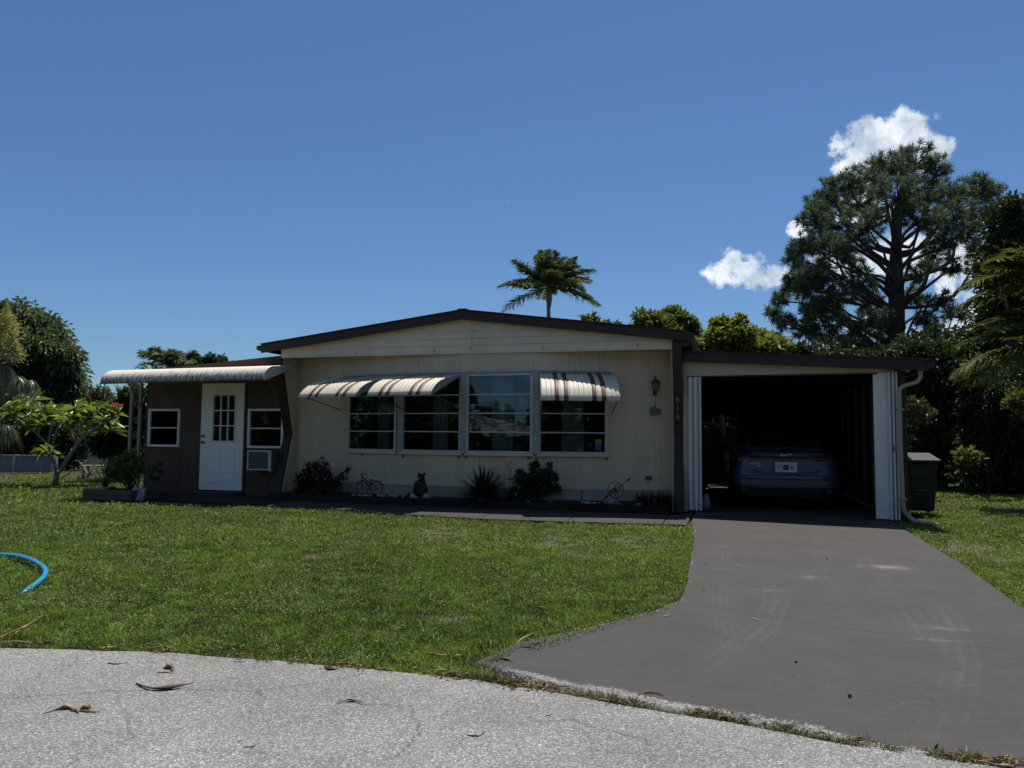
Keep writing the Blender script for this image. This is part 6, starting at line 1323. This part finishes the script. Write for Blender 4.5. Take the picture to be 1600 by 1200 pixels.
mb = MB(); mb.box(-.35, .35, -.03, 0, 0, 1.4); mb.build('door', mat('shed_dark', (.05, .05, .05), .8), wh)
pc = gnd(152, 748); be = thing('weathered_bench', 'weathered grey garden bench seen left of the porch', 'bench', pc, R(8)); gm = mat('bench_grey', (.30, .30, .29), .85, .4, 6, stretch=(1, 1, 4), bump=.3)
for k in range(4): mb = MB(); mb.box(-.42, .42, .40+.02*k, .43+.02*k, .34+.11*k, .44+.11*k); mb.build('back_slat', gm, be, bevel=.006)
for k in range(3): mb = MB(); mb.box(-.42, .42, .02+.125*k, .13+.125*k, .30, .33); mb.build('seat_slat', gm, be, bevel=.006)
for sx in (-.36, .36):
    for y_ in (.05, .36): mb = MB(); mb.box(sx-.03, sx+.03, y_, y_+.06, 0, .30); mb.build('leg', gm, be)

# ---- what stands behind the carport's rear opening
tree('backyard_shrub', 'dark leafy backyard shrub glimpsed through the carport rear opening', 'shrub', 1120, 21.5, [(1095, 640, 24, 0), (1130, 640, 24, .3), (1165, 650, 24, 0), (1100, 690, 24, .2), (1140, 695, 26, 0), (1110, 740, 24, 0), (1150, 745, 24, 0), (1080, 720, 24, 0), (1180, 700, 24, 0), (1190, 745, 24, 0), (1215, 700, 26, .2), (1070, 670, 24, .2)], 14000, .15, .075, dk, .06, clumps=10, cl_r=.3)
sh_ = thing('garden_shed', 'grey-roofed garden shed glimpsed through the carport rear opening', 'shed', (at(1118, 700, 20.2)[0], 20.2, 0), R(-18)); sgm = mat('shed_roof_grey', (.16, .15, .14), .8)
mb = MB(); mb.box(-.6, .6, 0, .8, 0, 1.42); mb.build('wall', mat('shed_dark', (.05, .05, .05)), sh_)
mb = MB(); mb.hexa([(-.72, -.12, 1.62), (.72, -.12, 1.36), (.72, .9, 1.36), (-.72, .9, 1.62)], [(-.72, -.12, 1.67), (.72, -.12, 1.41), (.72, .9, 1.41), (-.72, .9, 1.67)]); mb.build('roof', sgm, sh_)
# ================================================================== hose, dry leaves, small litter
hose_m = bpy.data.materials.new('hose_blue'); hose_m.use_nodes = True; hp = hose_m.node_tree.nodes['Principled BSDF']; hp.inputs['Base Color'].default_value = (.012, .17, .36, 1); hp.inputs['Roughness'].default_value = .32
hn = hose_m.node_tree.nodes.new('ShaderNodeTexNoise'); hn.inputs['Scale'].default_value = 14; hn.inputs['Detail'].default_value = 8; hr = hose_m.node_tree.nodes.new('ShaderNodeMix'); hr.data_type = 'RGBA'; hr.inputs[6].default_value = (.010, .20, .40, 1); hr.inputs[7].default_value = (.03, .32, .55, 1)
hose_m.node_tree.links.new(hn.outputs['Fac'], hr.inputs[0]); hose_m.node_tree.links.new(hr.outputs[2], hp.inputs['Base Color'])
pts = [(-90, 874, .0), (-40, 870, .01), (0, 867.5, .012), (20, 867.5, .02), (38, 871, .03), (56, 878, .03), (68, 885.5, .03), (72, 893, .028), (69, 901, .02), (62, 908, .014), (54, 914, .006), (46, 920, -.004), (34, 929, -.03)]
P = np.array([gnd(x, y, z) for x, y, z in pts]); u = np.linspace(0, len(P)-1, 60); P = np.stack([np.interp(u, range(len(P)), P[:, i]) for i in range(3)], -1)
for _ in range(3): P[1:-1] = (P[:-2]+2*P[1:-1]+P[2:])/4
mb = MB(); mb.tube([tuple(p) for p in P], .0205, 12); tag(mb.build('garden_hose', hose_m, smooth=True), 'bright blue garden hose looping in the grass at the left edge', 'hose')
lf = [mat('dry_leaf_tan', (.27, .165, .085), .75, .45, 30, fine=.2), mat('dry_leaf_brown', (.13, .075, .045), .75, .5, 30, fine=.2), mat('dry_leaf_pale', (.42, .31, .17), .7, .4, 30), mat('dry_leaf_yellow', (.36, .27, .07), .7, .4, 30)]
lr = random.Random(21)
ORD = ['first', 'second', 'third', 'fourth', 'fifth', 'sixth', 'seventh', 'eighth', 'ninth', 'tenth', 'eleventh', 'twelfth', 'thirteenth', 'fourteenth', 'fifteenth', 'sixteenth', 'seventeenth', 'eighteenth', 'nineteenth', 'twentieth', 'last']
def dry_leaf(px, py, length_px, ang, mi, label, curl=1., wide=.115, group='dry leaves on street and drive', rise=0.):
    p = gnd(px, py); dist = float(np.hypot(p[0], p[1])); Lr = length_px*dist/F
    a = R(ang); mb = MB(); n_ = 10; g = []; bend = lr.uniform(-.42, .42)*min(curl, 1); pk_ = lr.uniform(.6, 1.7); rag = lr.uniform(5, 14); up_ = [lr.uniform(0, .035)*curl for _ in range(3)]
    for k in range(n_+1):
        u = k/n_; x = (u-.5)*Lr; w = Lr*wide*math.sin(math.pi*min(.98, (u**pk_)*.92+.05))**.8*(.72+.28*math.sin(u*rag+bend*20)); yy = bend*Lr*math.sin(math.pi*u); z = .002+Lr*(up_[0]*math.sin(math.pi*u*1.5)**2+up_[1]*(1-u)**3+up_[2]*u**3)+rise*Lr*u
        tw = .5*math.sin(u*4+bend*9)*curl; row = []
        for j in range(5):
            v = (j-2)/2; row.append(mb.pt((x, yy+v*w*.5*math.cos(tw), z+abs(v)**1.6*w*.45*curl+v*w*.25*math.sin(tw))))
        g.append(row)
    for r0_, r1_ in zip(g[:-1], g[1:]):
        for j in range(4): mb.face((r0_[j], r1_[j], r1_[j+1], r0_[j+1]))
    o = mb.build('dry_leaf', lf[mi], smooth=True); o.modifiers.new('t', 'SOLIDIFY').thickness = .0012
    s_, o_ = so(p); dz_ = .011 if bool(in_drive(np.array([s_]), np.array([o_]))[0]) and o_ < 8.1 else -.001
    o.location = (p[0], p[1], dz_ if rise == 0 else -.005); o.rotation_euler = (0, 0, a); tag(o, label, 'leaf', group); return o
dry_leaf(258, 1070, 84, -4, 1, 'longest dark curled leaf lying alone on the street at left'); dry_leaf(262, 1047, 24, -35, 0, 'short tan leaf standing curled on the street above the longest leaf', 1.6, .4); dry_leaf(258, 1052, 24, 0, 1, 'thin dark leaf touching the curled tan leaf on the street')
dry_leaf(95, 1116, 46, 4, 2, 'pale curled leaf in the lowest cluster on the street at left', 1.2, .22); dry_leaf(132, 1113, 46, -8, 1, 'dark thin leaf in the lowest cluster on the street'); dry_leaf(137, 1106, 20, -40, 3, 'yellowish curled leaf on top of the lowest street cluster', 1.8, .45)
dry_leaf(184, 1036, 26, 8, 1, 'small dark leaf alone on the street below the lawn edge'); dry_leaf(545, 1101, 42, 8, 1, 'dark narrow leaf lying on mid street'); dry_leaf(391, 1165, 20, 30, 0, 'small tan leaf near the bottom of the street'); dry_leaf(374, 1158, 8, 60, 1, 'tiny brown leaf bit near the bottom of the street')
dry_leaf(743, 1147, 28, 25, 1, 'dark slender leaf on the street below the driveway corner'); dry_leaf(657, 1134, 12, 50, 3, 'tiny yellow leaf on the open street'); dry_leaf(857, 1117, 11, 30, 1, 'tiny dark leaf on the street near the weed line'); dry_leaf(374, 1034, 18, -5, 0, 'small tan leaf just off the lawn edge')
dry_leaf(40, 992, 40, 55, 2, 'pale strip of bark leaning up in the grass at the left street edge', .6, .12, rise=.5); dry_leaf(22, 998, 44, 50, 0, 'tan strip of bark leaning beside the pale one at left', .6, .16, rise=.3); dry_leaf(22, 1007, 50, 0, 0, 'tan bark strip lying flat at the left street edge', .6, .12)
for k, (x, y, l, a_, mi) in enumerate(sorted([(75, 1008, 30, 3, 1), (112, 1010, 22, -6, 1), (165, 1012, 26, 15, 3), (250, 1015, 30, -2, 0), (300, 1018, 14, 4, 1), (380, 1024, 26, -8, 0), (460, 1032, 22, -8, 0), (530, 1040, 36, 10, 1), (545, 1036, 26, 30, 0), (520, 1044, 26, -5, 1), (560, 1032, 18, 4, 0), (600, 1047, 30, -12, 1), (575, 1044, 18, -20, 1), (637, 1030, 24, -70, 0), (628, 1033, 20, -50, 0), (690, 1050, 34, 2, 0), (685, 1022, 34, -2, 2), (750, 1052, 24, -30, 0), (575, 990, 14, 20, 0), (830, 975, 16, -55, 0), (715, 1024, 12, 10, 2)])):
    dry_leaf(x, y, l, a_, mi, 'curled dry leaf caught along the lawn edge, %s from the left' % ORD[k], 1., .2, 'dry leaves along the lawn edge')
dry_leaf(782, 1034, 40, -6, 0, 'orange-tan leaf lying on the driveway tip beside the lawn', 1., .16); dry_leaf(820, 1004, 40, 45, 2, 'pale bark strip standing at the lawn edge by the driveway', .8, .10, rise=.25); dry_leaf(835, 1010, 44, 12, 1, 'brown bark strip heaped at the lawn edge by the driveway', 1., .14); dry_leaf(862, 1000, 40, 12, 2, 'pale twig-like strip reaching onto the driveway', .7, .10); dry_leaf(822, 1014, 30, -4, 1, 'dark leaf under the bark strips at the lawn edge')
dry_leaf(1040, 965, 24, 48, 2, 'slim pale curved leaf on the driveway near the lawn corner', .7, .10); dry_leaf(1153, 886, 16, -60, 2, 'slim pale curved leaf on the upper driveway', .7, .10); dry_leaf(1184, 971, 18, -50, 2, 'slim pale curved leaf in the middle of the driveway', .7, .12)
for k, (x, y, l, a_, mi) in enumerate(sorted([(905, 1083, 34, -12, 0), (950, 1090, 44, 8, 2), (975, 1097, 24, -30, 2), (1018, 1085, 36, -12, 0), (1098, 1112, 24, -20, 0), (1190, 1128, 18, 25, 0), (1240, 1135, 26, -20, 2), (1225, 1133, 22, 10, 1), (1350, 1160, 40, -5, 0), (1400, 1168, 24, -10, 1), (1560, 1192, 50, -5, 2), (880, 1072, 22, -10, 1)])):
    dry_leaf(x, y, l, a_, mi, 'dry leaf in the weed line between driveway and street, %s from the left' % ORD[k], 1., .16, 'dry leaves in the joint')
peb = mat('asphalt_crumb', (.02, .019, .018), .9)
for x, y, lb in ((1103, 884, 'black crumb on the left of the upper driveway'), (1292, 876, 'black crumb in the middle of the upper driveway'), (1244, 1038, 'black crumb on the open middle of the driveway'), (1328, 1091, 'black crumb lowest on the driveway, nearest the street'), (1100, 924, 'black crumb beside the lawn edge halfway down the driveway')):
    p = gnd(x, y); o = MB().ell((0, 0, .008), (.009, .008, .006), 8, 6, 0, .002).build('asphalt_crumb', peb); o.location = (p[0], p[1], .004); tag(o, lb, 'pebble', 'crumbs on the driveway')
# ================================================================== across the street: mirrored in the front windows
nh = thing('neighbour_house', 'pale gabled house across the street, seen only mirrored in the front windows', 'house', (-25., -22., 0), R(148)); nw = mat('neighbour_wall', (.55, .52, .46), .7, .12, 2)
mb = MB(); mb.box(-6, 6, 0, 8, 0, 2.6); mb.build('wall', nw, nh)
mb = MB(); mb.hexa([(-6.6, -.5, 2.6), (6.6, -.5, 2.6), (0, -.5, 4.1)], [(-6.6, 8.3, 2.6), (6.6, 8.3, 2.6), (0, 8.3, 4.1)]); mb.build('roof', mat('neighbour_roof', (.5, .5, .5), .7, .15, 3), nh)
mb = MB(); mb.hexa([(-6.7, -.56, 2.56), (0, -.56, 4.08), (0, -.56, 4.3), (-6.7, -.56, 2.78)], [(-6.7, -.51, 2.56), (0, -.51, 4.08), (0, -.51, 4.3), (-6.7, -.51, 2.78)]); mb.hexa([(6.7, -.56, 2.56), (6.7, -.56, 2.78), (0, -.56, 4.3), (0, -.56, 4.08)], [(6.7, -.51, 2.56), (6.7, -.51, 2.78), (0, -.51, 4.3), (0, -.51, 4.08)]); mb.build('bargeboard', shw, nh)
for x_ in (-4, -1.5, 2.5): mb = MB(); mb.box(x_-.6, x_+.6, -.04, -.002, .9, 2.0); mb.build('window', carglass, nh)
mb = MB(); mb.box(.0, .95, -.04, -.002, 0, 2.05); mb.build('door', mat('neighbour_door', (.2, .12, .08), .6), nh)
def back_tree(x, y, h, r, lb):
    t = thing('street_tree', lb, 'tree', (x, y, -.03), 0, 'trees across the street'); mb = MB(); limb(mb, (0, 0, 0), (0, 0, h*.7), .2, .08, 0, 6, .02, 8)
    bl_ = [(np.array([rng.normal(0, r*.5), rng.normal(0, r*.5), h*.62+rng.normal(0, r*.35)]), r*.5) for _ in range(9)]
    for c, _r2 in bl_: limb(mb, (0, 0, h*.4), c, .08, .03)
    mb.build('trunk', bark2, t); P, D, Nn, rad = leafcloud(5000, bl_); leaves('crown', P, D, Nn, .34, .18, dk, t)
for x_, y_, h_, r_, lb in [(5.0, -15, 6.5, 3.0, 'leafy tree across the street straight behind, mirrored in the right window'), (-9.5, -17, 5.6, 2.8, 'leafy tree right of the gabled house across the street'), (11, -18, 8, 3.4, 'far leafy tree across the street on the right'), (-1.5, -18, 5.5, 2.8, 'leafy tree across the street mirrored in the middle windows'), (-30, -8, 7, 3.6, 'leafy tree left of the gabled house across the street'), (-36, 0, 7.5, 3.8, 'farthest left leafy tree across the street'), (17, -13, 6, 3, 'rightmost leafy tree across the street')]:
    back_tree(x_, y_, h_, r_, lb)
hp_ = []
for k in range(60):
    a_ = R(195+150*k/59); hp_.append((np.array([34*math.cos(a_)-6, 34*math.sin(a_)+4, 2.0+.7*math.sin(k*1.7)]), 2.5))
P, D, Nn, rad = leafcloud(40000, hp_); P[:, 2] = np.abs(P[:, 2])
tag(leaves('reflection_hedge', P, D, Nn, .8, .5, dk), 'unseen far hedge added across the street to darken the window reflections', 'hedge', kind='stuff')  # unseen hedge, added as a dark backdrop for the front windows to mirror

hp_ = []
for k in range(90):
    a_ = R(-20+220*k/89); r_ = 50+5*math.sin(k*2.3); hp_.append((np.array([r_*math.cos(a_), r_*math.sin(a_)+6, 1.5+.6*math.sin(k*1.3)]), 2.1))
P, D, Nn, rad = leafcloud(45000, hp_); P[:, 2] = np.abs(P[:, 2])
tag(leaves('far_treeline', P, D, Nn, .6, .36, md), 'far low treeline closing the horizon behind the gardens', 'treeline', kind='stuff')
for px_, Y_, lb in ((1720, 21, 'dense dark tree beyond the right edge of the view'), (1830, 24, 'second dense dark tree beyond the right edge of the view')):
    tree('broadleaf_tree', lb, 'tree', px_, Y_, [(px_+rng.uniform(-70, 70), rng.uniform(380, 720), rng.uniform(34, 56), rng.uniform(-.6, .6)) for _ in range(16)], 14000, .2, .1, dk, .18)
